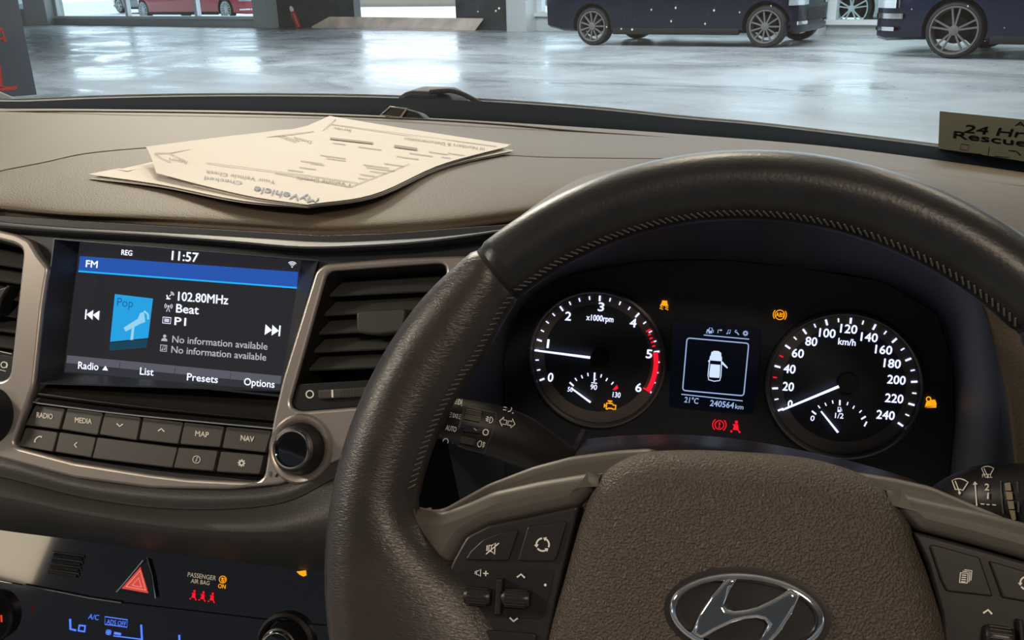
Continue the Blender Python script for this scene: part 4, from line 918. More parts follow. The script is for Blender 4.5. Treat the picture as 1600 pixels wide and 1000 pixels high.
def oval(name, prof, m, parent):
    bm = bmesh.new(); prev = None
    for ins, z in prof:
        ring = [bm.verts.new(((ra_-ins)*math.cos(a), (rb2-ins)*math.sin(a), z)) for a in (2*math.pi*i/72 for i in range(72))]
        if prev:
            for i in range(72): bm.faces.new((prev[i-1], prev[i], ring[i], ring[i-1]))
        prev = ring
    if prof[-1][0] > .006: bm.faces.new(prev)
    bmesh.ops.recalc_face_normals(bm, faces=bm.faces)
    return obj(name, bm, m, parent, Me, 50)
emo = oval('emblem', [(-.0022, -.0022), (-.0022, .0002), (.0004, .0004), (.002, .0002), (.008, .0003)], M['panel'], sw)
oval('emblem_ring', [(-.0003, -.001), (.0000, .0012), (.0012, .0026), (.0026, .0027), (.0038, .0014), (.0040, -.001)], M['chrome'], emo)
hp = [(640, 235), (740, 240), (680, 330), (615, 470), (640, 500), (700, 515), (800, 505), (900, 480), (1050, 410), (1160, 345), (1195, 338), (1270, 395), (1200, 560), (1100, 710), (960, 869)]
hp = hp+[(1600-x, 1104-y) for x, y in hp]
hp = [(1020+x/5.517, 860+y/5.517) for x, y in hp]
plate('emblem_letter', WP, [hp], EM+.0002, EM+.0042, M['chrome'], emo, bev=.0018, cpx=EM+.003, ang=50)
# ================================================================== PAPERS
def sheet(label, rows, z):
    R_ = [[PZ(u, v, q) for (u, v), q in zip(r, zz)] for r, zz in zip(rows, z)]
    bm = surf(R_, 30, 20); thick(bm, .0003)
    ct = R_[1][1]
    o = obj('paper_sheet', bm, M['paper'], None, None, 30, ct)
    return tag(o, label, 'paper', 'papers on the dashboard')
zc = lambda *r: r
s_d = sheet('lowest white sheet of the paper pile, its left tip closest to the dash pad', [[(140, 279), (250, 292), (370, 315), (480, 325)], [(182, 268), (320, 266), (450, 284), (589, 308)], [(232, 258), (350, 247), (520, 247), (694, 262)], [(522, 192), (622, 207), (711, 222), (800, 238)]],
            [(-.1480, -.1470, -.1455, -.1455), (-.1478, -.147, -.1455, -.146), (-.148, -.148, -.1478, -.1475), (-.149, -.149, -.149, -.149)])
s_c = sheet('sheet second from the bottom of the pile, long pointed tips at left and right', [[(138, 272), (250, 288), (370, 312), (480, 323.5)], [(180, 264), (320, 262), (450, 280), (589, 306.5)], [(229, 255), (350, 244), (520, 245), (694, 260)], [(520, 187), (622, 204), (711, 219), (803, 235)]],
            [(-.1455, -.1452, -.1440, -.1442), (-.1455, -.1455, -.144, -.145), (-.146, -.146, -.1462, -.1462), (-.1475, -.1475, -.1475, -.1475)])
s_b = sheet('sheet with the furthest back corner near the windscreen, headed Id Numbers', [[(300, 290), (380, 308), (440, 317), (483, 321.5)], [(380, 250), (450, 262), (500, 280), (588, 304.5)], [(440, 215), (520, 225), (600, 240), (692, 258)], [(515, 181), (610, 197), (700, 211), (798, 226)]],
            [(-.1435, -.1432, -.1430, -.1432), (-.144, -.143, -.143, -.1438), (-.144, -.1442, -.1445, -.1448), (-.146, -.146, -.146, -.146)])
s_a = sheet('top sheet of the pile with the My Vehicle heading and a curled left edge', [[(244, 270), (320, 290), (400, 308), (480, 319.5)], [(240, 257), (350, 265), (450, 285), (586, 302.5)], [(235, 243), (370, 238), (500, 247), (690, 256.5)], [(228, 229), (390, 209), (500, 202), (796, 228)]],
            [(-.1405, -.1412, -.1415, -.142), (-.138, -.1405, -.1413, -.1425), (-.135, -.1385, -.1425, -.1432), (-.131, -.1365, -.1435, -.1445)])
pb = bvh_of(s_a, s_b, off=.0006)
Marks().text('Id Numbers & Documentation', (757, 231.5), (632, 215), 4.5).text('Service', (549, 203), (522, 199), 4).line([(525, 187), (505, 204.5)], .8).line([(505, 204.5), (769, 238)], .8).line([(518, 195), (776, 229.5)], .7).line([(778, 226), (769, 238)], .8).text('Vehicle Details', (541, 285.5), (464, 276), 5.5).glyph([arrowhead((0, 0), 190, 1)], (547, 290), 2.5).line([(430, 271), (548, 293)], .8).line([(548, 293), (640, 257)], .7).line([(322, 255), (480, 275), (560, 287)], .7).line([(242, 240), (265, 240), (434, 213), (490, 206)], .8).line([(242, 240), (252, 248), (267, 254)], .8).line([(266, 241), (290, 252)], .7).line([(434, 213), (462, 223)], .7).line([(440, 212), (468, 222)], .7).text('Report', (293, 252.5), (264, 247), 4).text('Details', (487, 221), (460, 214.5), 4).text('Your Vehicle Check', (431, 283), (322, 266.5), 5).line([(516, 217), (583, 224.5)], 3).line([(616, 229), (652, 234)], 4).build('printed_text', pb, M['ink'], s_a)
Marks().text('MyVehicle', (499, 311), (399, 292), 9, .25, .25).text('Checked', (379, 284.5), (320, 276.5), 5).build('printed_heading', pb, M['inkblue'], s_a)
for (u, v, w) in [(568, 258, 40), (572, 262, 45), (578, 268, 26), (562, 273, 24), (560, 279, 14), (600, 256, 30), (620, 245, 34), (640, 240, 36), (500, 243, 40), (470, 252, 34), (510, 248, 30), (468, 262, 26), (450, 266, 24), (485, 256, 22), (700, 240, 26), (670, 238, 30), (690, 246, 14), (520, 224, 20), (560, 230, 36)]:
    Marks().line([(u, v), (u+w*.5, v+w*.075), (u+w, v+w*.14)], .8).build('printed_line', pb, M['ink'], s_a)
# ================================================================== WINDSCREEN, STICKER, WIPER, SENSOR, BONNET
def glass(name, tint=(.86, .93, .95), refl=1.0, dust=0.0):
    m = bpy.data.materials.new(name); m.use_nodes = True; t = m.node_tree; t.nodes.clear()
    o = t.nodes.new('ShaderNodeOutputMaterial'); mi = t.nodes.new('ShaderNodeMixShader'); tr = t.nodes.new('ShaderNodeBsdfTransparent'); g = t.nodes.new('ShaderNodeBsdfGlossy'); lw = t.nodes.new('ShaderNodeLayerWeight')
    lw.inputs[0].default_value = .5
    pw = t.nodes.new('ShaderNodeMath'); pw.operation = 'POWER'; pw.inputs[1].default_value = 5
    ml = t.nodes.new('ShaderNodeMath'); ml.operation = 'MULTIPLY_ADD'; ml.inputs[1].default_value = .9*refl; ml.inputs[2].default_value = .025*refl
    t.links.new(lw.outputs['Facing'], pw.inputs[0]); t.links.new(pw.outputs[0], ml.inputs[0])
    tr.inputs[0].default_value = (*tint, 1); g.inputs['Roughness'].default_value = .02
    t.links.new(ml.outputs[0], mi.inputs[0]); t.links.new(tr.outputs[0], mi.inputs[1]); t.links.new(g.outputs[0], mi.inputs[2]); 
    if dust:
        df = t.nodes.new('ShaderNodeBsdfTranslucent'); df.inputs[0].default_value = (.8, .85, .9, 1); m2 = t.nodes.new('ShaderNodeMixShader'); m2.inputs[0].default_value = dust
        t.links.new(mi.outputs[0], m2.inputs[1]); t.links.new(df.outputs[0], m2.inputs[2]); t.links.new(m2.outputs[0], o.inputs[0])
    else: t.links.new(mi.outputs[0], o.inputs[0])
    return m
def translucent(name, col, tr):
    m = bpy.data.materials.new(name); m.use_nodes = True; t = m.node_tree; t.nodes.clear()
    o = t.nodes.new('ShaderNodeOutputMaterial'); mi = t.nodes.new('ShaderNodeMixShader'); a = t.nodes.new('ShaderNodeBsdfDiffuse'); b = t.nodes.new('ShaderNodeBsdfTranslucent')
    a.inputs[0].default_value = (*col, 1); b.inputs[0].default_value = (*tr, 1); mi.inputs[0].default_value = .5
    t.links.new(a.outputs[0], mi.inputs[1]); t.links.new(b.outputs[0], mi.inputs[2]); t.links.new(mi.outputs[0], o.inputs[0]); return m
GL_W = glass('windscreen_glass', (.95, .98, .985), .5, .004)
base = gb
wsr = [base, [p+Vector((0, -.33, .20)) for p in base], [p+Vector((0, -.68, .40)) for p in base], [p+Vector((0, -1.0, .56)) for p in base]]
wso = obj('windscreen', thick(surf(wsr, 60, 30), .004), GL_W, None, None, 40, PY(700, 158, 1.2))
tag(wso, 'clear sloping windscreen above the dashboard, through which the workshop shows', 'windscreen')
ds = Marks()
for u, v, r in ((780, 12, 2), (775, 16, 1.6), (747, 17, 1.2), (1018, 14, 1.6), (1056, 11, 2), (1116, 15, 2), (1049, 32, 1.8), (1102, 36, 1.8), (948, 41, 1.4), (988, 45, 2), (971, 44, 1.5), (1156, 18, 1.5), (1205, 8, 1.3), (821, 92, 1.6), (1085, 100, 1), (1260, 87, 1.2), (1425, 13, 1.2), (1513, 8, 1.6), (795, 133, 1.2), (1233, 83, 1), (1570, 42, 1)):
    ds.disc((u, v), r*.8, r, 8)
tag(ds.build('dirt_speck', bvh_of(wso, off=.0008), translucent('speck_white', (.8, .8, .78), (.9, .9, .88)), wso), None, None, None, 'stuff')
wq = bvh_of(wso, off=.0010); wq2 = bvh_of(wso, off=.0018); wq3 = bvh_of(wso, off=.0024)
b_ = Marks()
N_ = 8
tp = lambda t: (1466+t*200, 169+t*19.5); bt_ = lambda t: (1463+t*200, 234+t*31)
for i in range(N_): b_.poly([tp(i/N_), tp((i+1)/N_), bt_((i+1)/N_), bt_(i/N_)])
stk = b_.build('windscreen_sticker', wq, translucent('sticker_white', (.8, .8, .78), (.95, .95, .93)), None)
tag(stk, 'olive service sticker reading 24 Hr Rescue on the windscreen at right', 'sticker')
tp = lambda t: (1469.5+t*196, 171+t*19.5); bt_ = lambda t: (1467+t*196, 231.5+t*30)
b_ = Marks()
for i in range(N_): b_.poly([tp(i/N_), tp((i+1)/N_), bt_((i+1)/N_), bt_(i/N_)])
b_.build('sticker_face', wq2, translucent('sticker_olive', (.22, .20, .135), (.10, .095, .065)), stk)
Marks().text('24 Hr', (1507, 203.5), (1600, 212), 12, .3, .7).text('Rescue', (1491.5, 212.5), (1606, 226), 11, 0, .7).text('A', (1588, 193), (1604, 195), 7, 0, .3).build('sticker_lettering', wq3, mat('sticker_ink', (.03, .032, .03), .7), stk)
Marks().line([(1504, 222), (1516, 223.5), (1514, 232), (1502, 230.5)], 1.2, True).line([(1497, 234), (1536, 238)], 1.4).line([(1548, 226), (1546, 240)], 1.4).line([(1578, 232), (1590, 233), (1597, 240)], 2.2).line([(1556, 241), (1580, 243)], 1.4).build('sticker_print', wq3, mat('sticker_faint', (.085, .08, .06), .7), stk)
WY = Plane((0, 1.27, -.15), 0.0)
wh = plate('windscreen_wiper', WY, [[(612, 172), (617, 158), (623, 150), (632, 144), (642, 141.6), (668, 142.5), (690, 143), (700, 148), (707, 157), (712, 172)]], -.06, 0, M['rubber'], None, bev=.006, r=.002)
tag(wh, 'black wiper arm root outside the glass behind the dash sensor', 'wiper')
obj('arm', tube(arcsample([PY(u, v, 1.262) for u, v in [(672, 143.5), (690, 141.8), (706, 142), (722, 146.5), (738, 154.5), (752, 162), (772, 171)]], 24), .0035, 10), M['rubber'], wh)
SN = Plane((0, 1.075, -.17), 0.25)
sn = plate('dash_sensor', SN, [[(595, 190), (610, 167.5), (636, 170), (652, 174), (662, 184), (664, 192)]], -.03, 0, M['rubber'], None, bev=.004, r=.004)
tag(sn, 'small grey light sensor with framed grille on the ledge by the glass', 'sensor')
plate('sensor_frame', SN, [[(592.5, 180), (609, 165.8), (637, 169), (627, 185)], [(597, 179), (610, 168), (633, 170.8), (624.5, 182.5)]], -.001, .002, M['silver'], sn, bev=.0004)
plate('sensor_grille', SN, [[(596, 179.5), (610, 167.5), (634, 170.5), (625, 183)]], -.001, .0008, M['lower'], sn, bev=.0003)
bt2 = ext([PY(u, v-3.8, y+.16) for (u, v), y in zip(top, tY)], -.10, -.13)
bon = obj('bonnet', surf([[p+Vector((0, -.03, -.012)) for p in bt2], [p+Vector((0, 0, 0)) for p in bt2], [p+Vector((0, .04, -.008)) for p in bt2], [p+Vector((0, .5, -.12)) for p in bt2], [p+Vector((0, .85, -.27)) for p in bt2]], 50, 24), mat('bonnet_silver', (.84, .86, .87), .4, coat=.3), None, None, 40, PY(700, 156, 1.6))
tag(bon, 'pale bonnet of the car, only its rear edge showing past the glass', 'bonnet')
# ================================================================== WORKSHOP
def floor_mat(name, col, wet):
    m = bpy.data.materials.new(name); m.use_nodes = True; t = m.node_tree; p = t.nodes['Principled BSDF']
    co = t.nodes.new('ShaderNodeTexCoord'); mp = t.nodes.new('ShaderNodeMapping'); mp.inputs['Rotation'].default_value = (0, 0, .3); mp.inputs['Scale'].default_value = (.55, 1.0, 1)
    t.links.new(co.outputs['Object'], mp.inputs[0])
    def noise(sc, det, dist=0.0):
        n = t.nodes.new('ShaderNodeTexNoise'); n.inputs['Scale'].default_value = sc; n.inputs['Detail'].default_value = det; n.inputs['Distortion'].default_value = dist; n.inputs['Roughness'].default_value = .6
        t.links.new(mp.outputs[0], n.inputs['Vector']); return n
    def ramp(n, a, b, ca, cb):
        r = t.nodes.new('ShaderNodeValToRGB'); r.color_ramp.elements[0].position = a; r.color_ramp.elements[1].position = b
        r.color_ramp.elements[0].color = (*ca, 1); r.color_ramp.elements[1].color = (*cb, 1); t.links.new(n.outputs['Fac'], r.inputs[0]); return r
    n1 = noise(.9, 8, .6); r1 = ramp(n1, .32, .68, [c*.62 for c in col], [c*1.2 for c in col])
    t.links.new(r1.outputs[0], p.inputs['Base Color'])
    n2 = noise(.7, 6, 1.2); r2 = ramp(n2, .36, .62, (wet[0],)*3, (wet[1],)*3)
    t.links.new(r2.outputs[0], p.inputs['Roughness'])
    n3 = noise(2.2, 5, .5); b = t.nodes.new('ShaderNodeBump'); b.inputs['Strength'].default_value = .22; b.inputs['Distance'].default_value = .05
    t.links.new(n3.outputs['Fac'], b.inputs['Height']); t.links.new(b.outputs[0], p.inputs['Normal'])
    p.inputs['Specular IOR Level'].default_value = .6
    return m
A_, B_ = PG(50, 38), PG(1265, 53)
D_ = (B_-A_).normalized(); NR = Vector((-D_.y, D_.x, 0))          # along the back wall, and out through it
if NR.y < 0: NR = -NR
O_ = PG(850, 47); O_ = A_+D_*(O_-A_).dot(D_)
WB = Matrix(((D_.x, NR.x, 0, O_.x), (D_.y, NR.y, 0, O_.y), (0, 0, 1, 0), (0, 0, 0, 1)))
def sn_(u, v, n=0.0):
    d = ray(u, v); o = O_+NR*n-EYE; p = EYE+d*(o.dot(NR)/d.dot(NR)); q = p-O_; return q.dot(D_), p.z
def s_at(u, n=0.0):
    v = 37+max(u-50, 0)*.0132; return sn_(u, v, n)[0]
def wbox(name, s0, s1, n0, n1, z0, z1, m, parent=None, kind='structure', bev=.0):
    Mw = WB @ Matrix.Translation(((s0+s1)/2, (n0+n1)/2, z0))
    o = obj(name, boxbm((-(s1-s0)/2, -(n1-n0)/2, 0), ((s1-s0)/2, (n1-n0)/2, z1-z0), bev), m, parent, Mw)
    if parent is None and kind: o['kind'] = kind
    return o
FL = floor_mat('wet_concrete', (.30, .32, .335), (.16, .42))
bm = bmesh.new(); box(bm, (-45, -30, -.12), (40, 0.05, 0)); tag(obj('floor', bm, FL, None, WB), None, None, None, 'structure')
bm = bmesh.new(); box(bm, (-80, .05, -.14), (60, 90, -.02)); tag(obj('ground', bm, mat('yard_concrete', (.74, .74, .73), .85), None, WB), None, None, None, 'structure')
bm = bmesh.new(); box(bm, (-45, -32, 4.6), (40, .2, 4.75)); tag(obj('ceiling', bm, mat('ceiling_paint', (.45, .44, .42), .8), None, WB), None, None, None, 'structure')
CM = mat('column_paint', (.60, .63, .62), .5); CG = mat('column_grey', (.42, .46, .46), .5); DK = mat('dark_cladding', (.045, .055, .062), .5, var=(3, .3)); WH = mat('wall_paint', (.5, .52, .52), .7); FRM = mat('window_frame_white', (.70, .74, .76), .4); SIL = mat('sill_concrete', (.55, .60, .60), .7)
PANE = glass('window_glass', (.90, .95, .96), .6)
GREEN = glass('tinted_window_glass', (.80, .85, .84), .9)
TOP = 4.6
wb_ = wbox('wall_back', s_at(-400), 26, -.1, .2, 3.1, TOP, WH)
def column(u0, u1, m, n0=-.35): return wbox('trim_1', s_at(u0), s_at(u1), n0, .25, 0, TOP, m)
column(58, 92, CG); column(415, 436, CG); column(811, 841, CM, -.4); column(1266, 1293, CM, -.4)
def window(nm, u0, u1, sill, mull, g, frm):
    s0, s1 = s_at(u0), s_at(u1); h = sill
    w = wbox(nm, s0, s1, -.06, .14, 0, h, SIL)
    wbox('window_sill', s0, s1, -.14, .02, h-.07, h, frm, w)
    for s in [s0, s1-.10]+[s_at(u)-.06 for u in mull]: wbox('window_frame', s, s+.13, -.05, .08, h, 3.1, frm, w)
    wbox('window_frame', s0, s1, -.05, .08, 3.0, 3.1, frm, w)
    wbox('window_pane', s0+.03, s1-.03, .01, .022, h, 3.05, g, w)
    return w
h1 = sn_(250, 25)[1]
window('window_1', 92, 415, h1, (203, 311), PANE, FRM)
h2 = sn_(1340, 31)[1]
window('window_2', 1293, 1500, h2, (), GREEN, FRM)
window('window_3', 841, 1266, .35, (1050,), PANE, FRM)
window('window_4', 1500, 2050, h2, (1760,), GREEN, FRM)
window('window_5', -420, 58, .5, (-250, -100, 30), glass('dim_glass', (.35, .40, .42), .8), CG)
wbox('door_1', s_at(436), s_at(553), .0, .12, 0, 3.1, DK)
wbox('door_2', s_at(718), s_at(811), .0, .12, 0, 3.1, DK)
wbox('trim_2', s_at(545), s_at(556), -.012, .2, 0, 3.1, DK); wbox('trim_2', s_at(714), s_at(721), -.012, .2, 0, 3.1, DK)
# boards laid over the threshold
def onwall(u, v, n):
    s, z = sn_(u, v, n); return O_+D_*s+NR*n+Vector((0, 0, z))
bq = [PG(487, 43.5), PG(742, 48), onwall(755, 31, -.05), onwall(515, 28, -.05)]
bm = bmesh.new(); V0 = [bm.verts.new(p+Vector((0, 0, .001 if i < 2 else .001))) for i, p in enumerate(bq)]; V1 = [bm.verts.new(p+Vector((0, 0, .03))) for p in bq]
bm.faces.new(V1); bm.faces.new(V0[::-1])
for i in range(4): bm.faces.new((V0[i-1], V0[i], V1[i], V1[i-1]))
bmesh.ops.recalc_face_normals(bm, faces=bm.faces)
bd = obj('plywood_board', bm, mat('plywood', (.80, .66, .56), .7, var=(2, .25)), None, None, 30, sum(bq, Vector())/4)
tag(bd, 'tan plywood board laid on the floor at the open bright doorway', 'board')
# red and white cone-shaped extinguisher leaning by the dark door, seen small
ex = onwall(467, 39, -.30); ex.z = 0
e = thing('fire_extinguisher', 'small red and white cylinder leaning on the dark door', 'fire extinguisher', ex)
Mx = Matrix.Translation(ex) @ Matrix.Rotation(-.33, 4, 'Y')
obj('cylinder', lathe([(.001, .0), (.06, .01), (.07, .05), (.07, .36), (.05, .42), (.001, .43)], 20), mat('extinguisher_red', (.45, .04, .04), .35), e, Mx)
obj('head', lathe([(.001, .42), (.045, .42), (.05, .50), (.02, .55), (.001, .55)], 16), FRM, e, Mx)
# low wall across the yard
s0, s1 = sn_(540, 14, 9)[0], sn_(735, 14, 9)[0]
kw = wbox('yard_wall', s0-6, s1+2, 14, 14.5, -.02, .42, mat('yard_wall_cream', (.62, .57, .48), .8), None, None)
tag(kw, 'low cream kerb wall across the yard beyond the doorway', 'wall'); kw['kind'] = 'structure'
def hoarding(u0, u1, n, m, label):
    a, b = sn_(u0, 6, n)[0], sn_(u1, 6, n)[0]
    o = wbox('hoarding', a, b, n, n+.1, -.02, 1.4, m, None, None, .02); tag(o, label, 'hoarding')
HR, HWm, HB = mat('hoarding_red', (.6, .12, .14), .6), mat('hoarding_white', (.75, .75, .76), .6), mat('hoarding_blue', (.42, .46, .55), .6)
hoarding(560, 622, 16, HR, 'red hoarding panel beyond the yard wall, left of the white one')
hoarding(624, 672, 16, HWm, 'white hoarding panel beyond the yard wall, middle of the three')
hoarding(674, 722, 16, HB, 'pale blue hoarding panel beyond the yard wall, right of the white one')
# ------------------------------------------------------------------ roll-up banner at the left
bp = PG(33, 158.5); vd = Vector((bp.x, bp.y, 0)).normalized(); bx = Vector((vd.y, -vd.x, 0)); bx = bx if bx.x > 0 else -bx
ba = thing('rollup_banner', 'dark grey roll-up banner with red lettering at the far left', 'banner', bp-bx*.4)
Mb = Matrix(((bx.x, vd.x, 0, bp.x), (bx.y, vd.y, 0, bp.y), (0, 0, 1, 0), (0, 0, 0, 1)))
def bw(u, v):
    d = ray(u, v); t = ((bp+vd*.05-EYE).dot(vd))/d.dot(vd); return EYE+d*t
e_ = Mb.inverted() @ bw(58, 150)
obj('banner_sheet', boxbm((e_.x-.85, .05, .05), (e_.x, .056, 2.1), .001), mat('banner_grey', (.11, .12, .14), .55), ba, Mb)
bb = bmesh.new(); ps = [(.0, 0), (-.01, .012), (-.26, .165), (-.95, .20), (-.95, 0)]
f0 = [bb.verts.new((x, -.10, z)) for x, z in ps]; f1 = [bb.verts.new((x, .04, z)) for x, z in ps]
bb.faces.new(f0); bb.faces.new(f1[::-1])
for i in range(5): bb.faces.new((f0[i-1], f0[i], f1[i], f1[i-1]))
bmesh.ops.recalc_face_normals(bb, faces=bb.faces)
obj('base', bb, mat('banner_base', (.62, .57, .48), .5), ba, Mb)
Marks().line([(-8, 66), (2, 44), (9, 66)], 5).line([(-12, 60), (6, 60)], 3).line([(-2, 102), (2, 138)], 6).line([(-8, 139), (25, 137)], 6).line([(25, 139), (25, 133)], 3).build('banner_lettering', lambda u, v: bw(u, v)-vd*.004, mat('banner_red', (.75, .07, .05), .6), ba)
# ------------------------------------------------------------------ cars
TY = mat('tyre_rubber', (.012, .013, .015), .6); AL = mat('alloy_grey', (.17, .162, .155), .4, metal=.3); ALD = mat('alloy_dark', (.30, .29, .28), .4, metal=.5); WELL = mat('wheel_well_black', (.004, .004, .005), .8); CGL = mat('car_window_glass', (.012, .015, .018), .05, coat=1); LAMP = mat('headlamp_clear', (.75, .80, .85), .12, metal=.5); CHR = M['chrome']
def car(label, pos, heading, paint, wb=2.75, fo=.85, ro=.75, w=1.82, R=.33, rim=.235, spokes=10, alloy=AL, ht=1.55, group=None, cat='car', name='car', chrome_nose=False):
    """local frame: x forward, y left, z up; pos is the ground point midway between the axles"""
    h = heading.normalized(); l = Vector((-h.y, h.x, 0))
    Mc = Matrix(((h.x, l.x, 0, pos.x), (h.y, l.y, 0, pos.y), (0, 0, 1, 0), (0, 0, 0, 1)))
    t = thing(name, label, cat, pos, group); t.rotation_euler.z = math.atan2(h.y, h.x); WM[t.name] = Mc.copy(); t.matrix_world = Mc
    xf, xr = wb/2+fo, -wb/2-ro; y = w/2
    st = [(xr, .62, .40, .86), (xr+.05, .85, .26, .95), (xr+.35, .97, .21, 1.0), (-wb/2, 1, .20, 1.0), (-.4, 1, .19, .98), (.5, 1, .19, .96), (wb/2-.35, 1, .19, .94), (wb/2, .99, .20, .90), (wb/2+fo*.45, .95, .20, .83), (xf-fo*.18, .86, .18, .80), (xf-fo*.04, .72, .20, .76), (xf, .60, .28, .70)]
    bm = bmesh.new(); prev = None
    for x, k, z0, z1 in st:
        hw = y*k; pr = [(hw*.86, z0), (hw*.97, z0+.04), (hw*.985, z0+.18), (hw, z0+(z1-z0)*.55), (hw*.985, z1-.10), (hw*.93, z1-.02), (hw*.80, z1), (0, z1+.015)]
        ring = [bm.verts.new((x, a, b)) for a, b in pr]+[bm.verts.new((x, -a, b)) for a, b in pr[:-1][::-1]]
        if prev:
            n = len(ring)
            for i in range(n): bm.faces.new((prev[i-1], prev[i], ring[i], ring[i-1]))
        else: bm.faces.new(ring[::-1])
        prev = ring
    bm.faces.new(prev); bmesh.ops.recalc_face_normals(bm, faces=bm.faces)
    body = obj('car_body', bm, [paint, WELL], t, Mc, 40)
    cut = bmesh.new()
    for x in (wb/2, -wb/2):
        for s in (1, -1):
            m_ = lathe([(.0, -.15), (R+.045, -.15), (R+.045, .15), (.0, .15)][1:3], 40); m_.transform(Matrix.Translation((x, s*(y-.12), R+.01)) @ Matrix.Rotation(math.pi/2, 4, 'X'))
            me = bpy.data.meshes.new('c'); m_.to_mesh(me); m_.free(); cut.from_mesh(me); bpy.data.meshes.remove(me)
    for f in cut.faces: f.material_index = 1
    me = bpy.data.meshes.new('cut'); cut.to_mesh(me); cut.free(); me.materials.append(paint); me.materials.append(WELL)
    co = bpy.data.objects.new('cut', me); C.objects.link(co); co.matrix_world = Mc
    md = body.modifiers.new('arch', 'BOOLEAN'); md.object = co; md.operation = 'DIFFERENCE'; md.solver = 'EXACT'
    bpy.context.view_layer.update()
    new = bpy.data.meshes.new_from_object(body.evaluated_get(bpy.context.evaluated_depsgraph_get()))
    body.modifiers.clear(); body.data = new; smooth(new, 40); bpy.data.objects.remove(co)
    gst = [(xr+.12, .80, 1.0), (xr+.55, .78, ht-.12), (-.55, .76, ht), (.25, .76, ht-.02), (wb/2-.55, .78, 1.0), (wb/2-.25, .80, .93)]
    bm = bmesh.new(); prev = None
    for x, k, zt in gst:
        zb = .93; hw = y*.9; tw = y*k; pr = [(hw, zb), (tw+(hw-tw)*.4, zb+(zt-zb)*.6), (tw, zt-.02), (tw*.7, zt), (0, zt+.02)]
        ring = [bm.verts.new((x, a, b)) for a, b in pr]+[bm.verts.new((x, -a, b)) for a, b in pr[:-1][::-1]]
        if prev:
            for i in range(len(ring)): bm.faces.new((prev[i-1], prev[i], ring[i], ring[i-1]))
        else: bm.faces.new(ring[::-1])
        prev = ring
    bm.faces.new(prev); bmesh.ops.recalc_face_normals(bm, faces=bm.faces)
    obj('cabin_glass', bm, CGL, t, Mc, 40)
    obj('roof', boxbm((-wb/2-.05, -y*.72, ht-.03), (.35, y*.72, ht+.035), .03), paint, t, Mc)
    for s in (1, -1):
        obj('side_mirror', boxbm((wb/2-.62, s*(y+.10)-.09, .93), (wb/2-.50, s*(y+.10)+.09, 1.05), .03), paint, t, Mc)
        def strip(name, z0, z1, m, back=.5):
            bm = bmesh.new(); pv = None
            for x, k in ((wb/2+fo*min(back, .69), .935), (wb/2+fo*.72, .912), (xf-fo*.18, .865), (xf-fo*.04, .735), (xf+.006, .62), (xf+.008, .45)):
                c_ = [bm.verts.new((x+dx, s*(y*k+.008-dy), z)) for dx, dy, z in ((0, 0, z0), (0, 0, z1), (-.03, .04, z1), (-.03, .04, z0))]
                if pv:
                    for i in range(4): bm.faces.new((pv[i-1], pv[i], c_[i], c_[i-1]))
                pv = c_
            bmesh.ops.recalc_face_normals(bm, faces=bm.faces); obj(name, bm, m, t, Mc)
        strip('headlamp', .56, .70, LAMP, .8)
        strip('bumper_trim', .30, .345, CHR, .75)
        if chrome_nose: strip('chrome_strip', .44, .50, CHR, .6)
        obj('tail_lamp', boxbm((xr+.01, s*y*.62-.16, .74), (xr+.16, s*y*.62+.17, .92), .04), LAMPR, t, Mc)
        obj('side_sill', boxbm((-wb/2+R+.08, s*(y*.97)-.03, .17), (wb/2-R-.08, s*(y*.97)+.03, .26), .02), WELL, t, Mc)
        obj('door_handle', boxbm((.05, s*y*.985-.015, .80), (.22, s*y*.985+.02, .83), .008), paint, t, Mc)
    obj('grille', boxbm((xf-.06, -.42, .33), (xf+.012, .42, .52), .02), WELL, t, Mc)
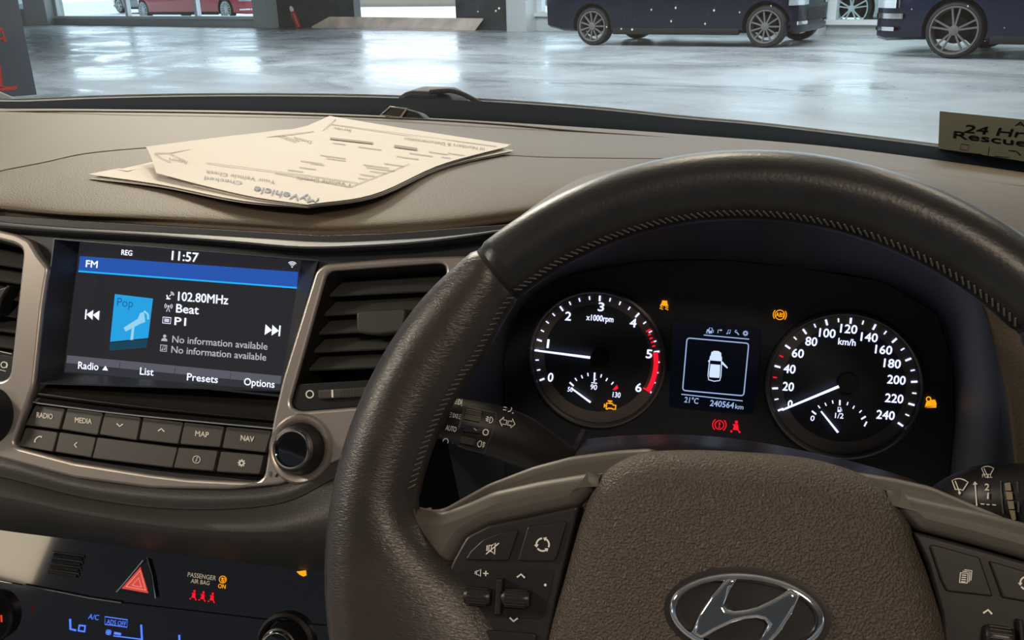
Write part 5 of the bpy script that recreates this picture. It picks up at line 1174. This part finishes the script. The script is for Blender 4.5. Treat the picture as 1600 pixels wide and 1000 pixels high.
    for x in (wb/2, -wb/2):
        for s in (1, -1):
            Mw = Mc @ Matrix.Translation((x, s*(y-.03), R)) @ Matrix.Rotation(-s*math.pi/2, 4, 'X')
            ty = obj('tyre', lathe([(rim, -.19), (R-.03, -.20), (R, -.17), (R, -.03), (R-.02, .0), (rim+.012, .004), (rim, -.01)], 48, False), TY, t, Mw)
            rb_ = lathe([(rim+.004, -.01), (rim+.004, .006), (rim-.015, .004), (rim-.022, -.05), (rim-.03, -.12)], 48, False)
            for k in range(spokes):
                a = 2*math.pi*(k+(.22 if k % 2 else -.22)*(0 if spokes > 10 else 1))/spokes
                box(rb_, (.03, -.0105, -.03), (rim-.008, .0105, -.004), Matrix.Rotation(a, 4, 'Z'))
            bmesh.ops.recalc_face_normals(rb_, faces=rb_.faces)
            r_ = obj('alloy_rim', rb_, alloy, ty, Mw, 30)
            obj('hub_cap', lathe([(.055, -.03), (.055, .0), (.03, .006), (.001, .007)], 20), alloy, ty, Mw)
            obj('brake_disc', lathe([(.15, -.09), (.15, -.07), (.04, -.07)], 32, False), WELL, ty, Mw)
    return t
LAMPR = mat('tail_lamp_red', (.35, .02, .02), .2)
NAVY = mat('navy_paint', (.007, .010, .020), .2, spec=.35); NAVY2 = mat('dark_blue_paint', (.009, .013, .032), .2, spec=.35)
REDP = mat('red_paint', (.48, .045, .07), .3, coat=.5); GREY = mat('grey_paint', (.22, .25, .28), .3, coat=.5); PALE = mat('pale_green_paint', (.55, .62, .62), .3, coat=.4)
a, b = PG(925, 71), PG(1193, 74.8); hd = (b-a); L_ = hd.length; hd.normalize(); lf = Vector((-hd.y, hd.x, 0))
car('dark navy car parked side-on before the middle windows, facing right', (a+b)/2+lf*.85, hd, NAVY, wb=L_, fo=.45, ro=.92, R=.285, rim=.222, spokes=11, alloy=AL, w=1.76)
f_ = PG(1487, 91); hd2 = (-D_*1.0+Vector((0, -.02, 0))).normalized(); lf2 = Vector((-hd2.y, hd2.x, 0))
car('dark blue car at the right edge, facing left with a chrome bumper strip', f_-hd2*1.42-lf2*.84, hd2, NAVY2, wb=2.84, fo=.98, ro=.9, R=.315, rim=.265, alloy=AL, w=1.9, ht=1.7, chrome_nose=True)
def beyond(u, v, n): s, z = sn_(u, v, n); return O_+D_*s+NR*n
a, b = beyond(228, 18, 3.0), beyond(357, 18, 3.0); a.z = b.z = -.02
car('red hatchback with pale wheel covers, seen through the left window', (a+b)/2+NR*.78, b-a, REDP, wb=(b-a).length, fo=1.0, ro=.5, R=.32, rim=.25, spokes=14, alloy=FRM)
a = beyond(190, 14, 8.0); a.z = -.02
car('grey car with a pale wheel, behind the red car in the left window', a+D_*1.3+NR*.78, -D_, GREY, wb=2.6, fo=.75, R=.32, rim=.24, alloy=FRM)
a = beyond(1332, 20, 1.1); a.z = -.02
car('pale car close behind the tinted window between the two dark cars', a+D_*1.3+NR*.80, -D_, PALE, wb=2.6, fo=.95, R=.36, rim=.28, alloy=FRM)
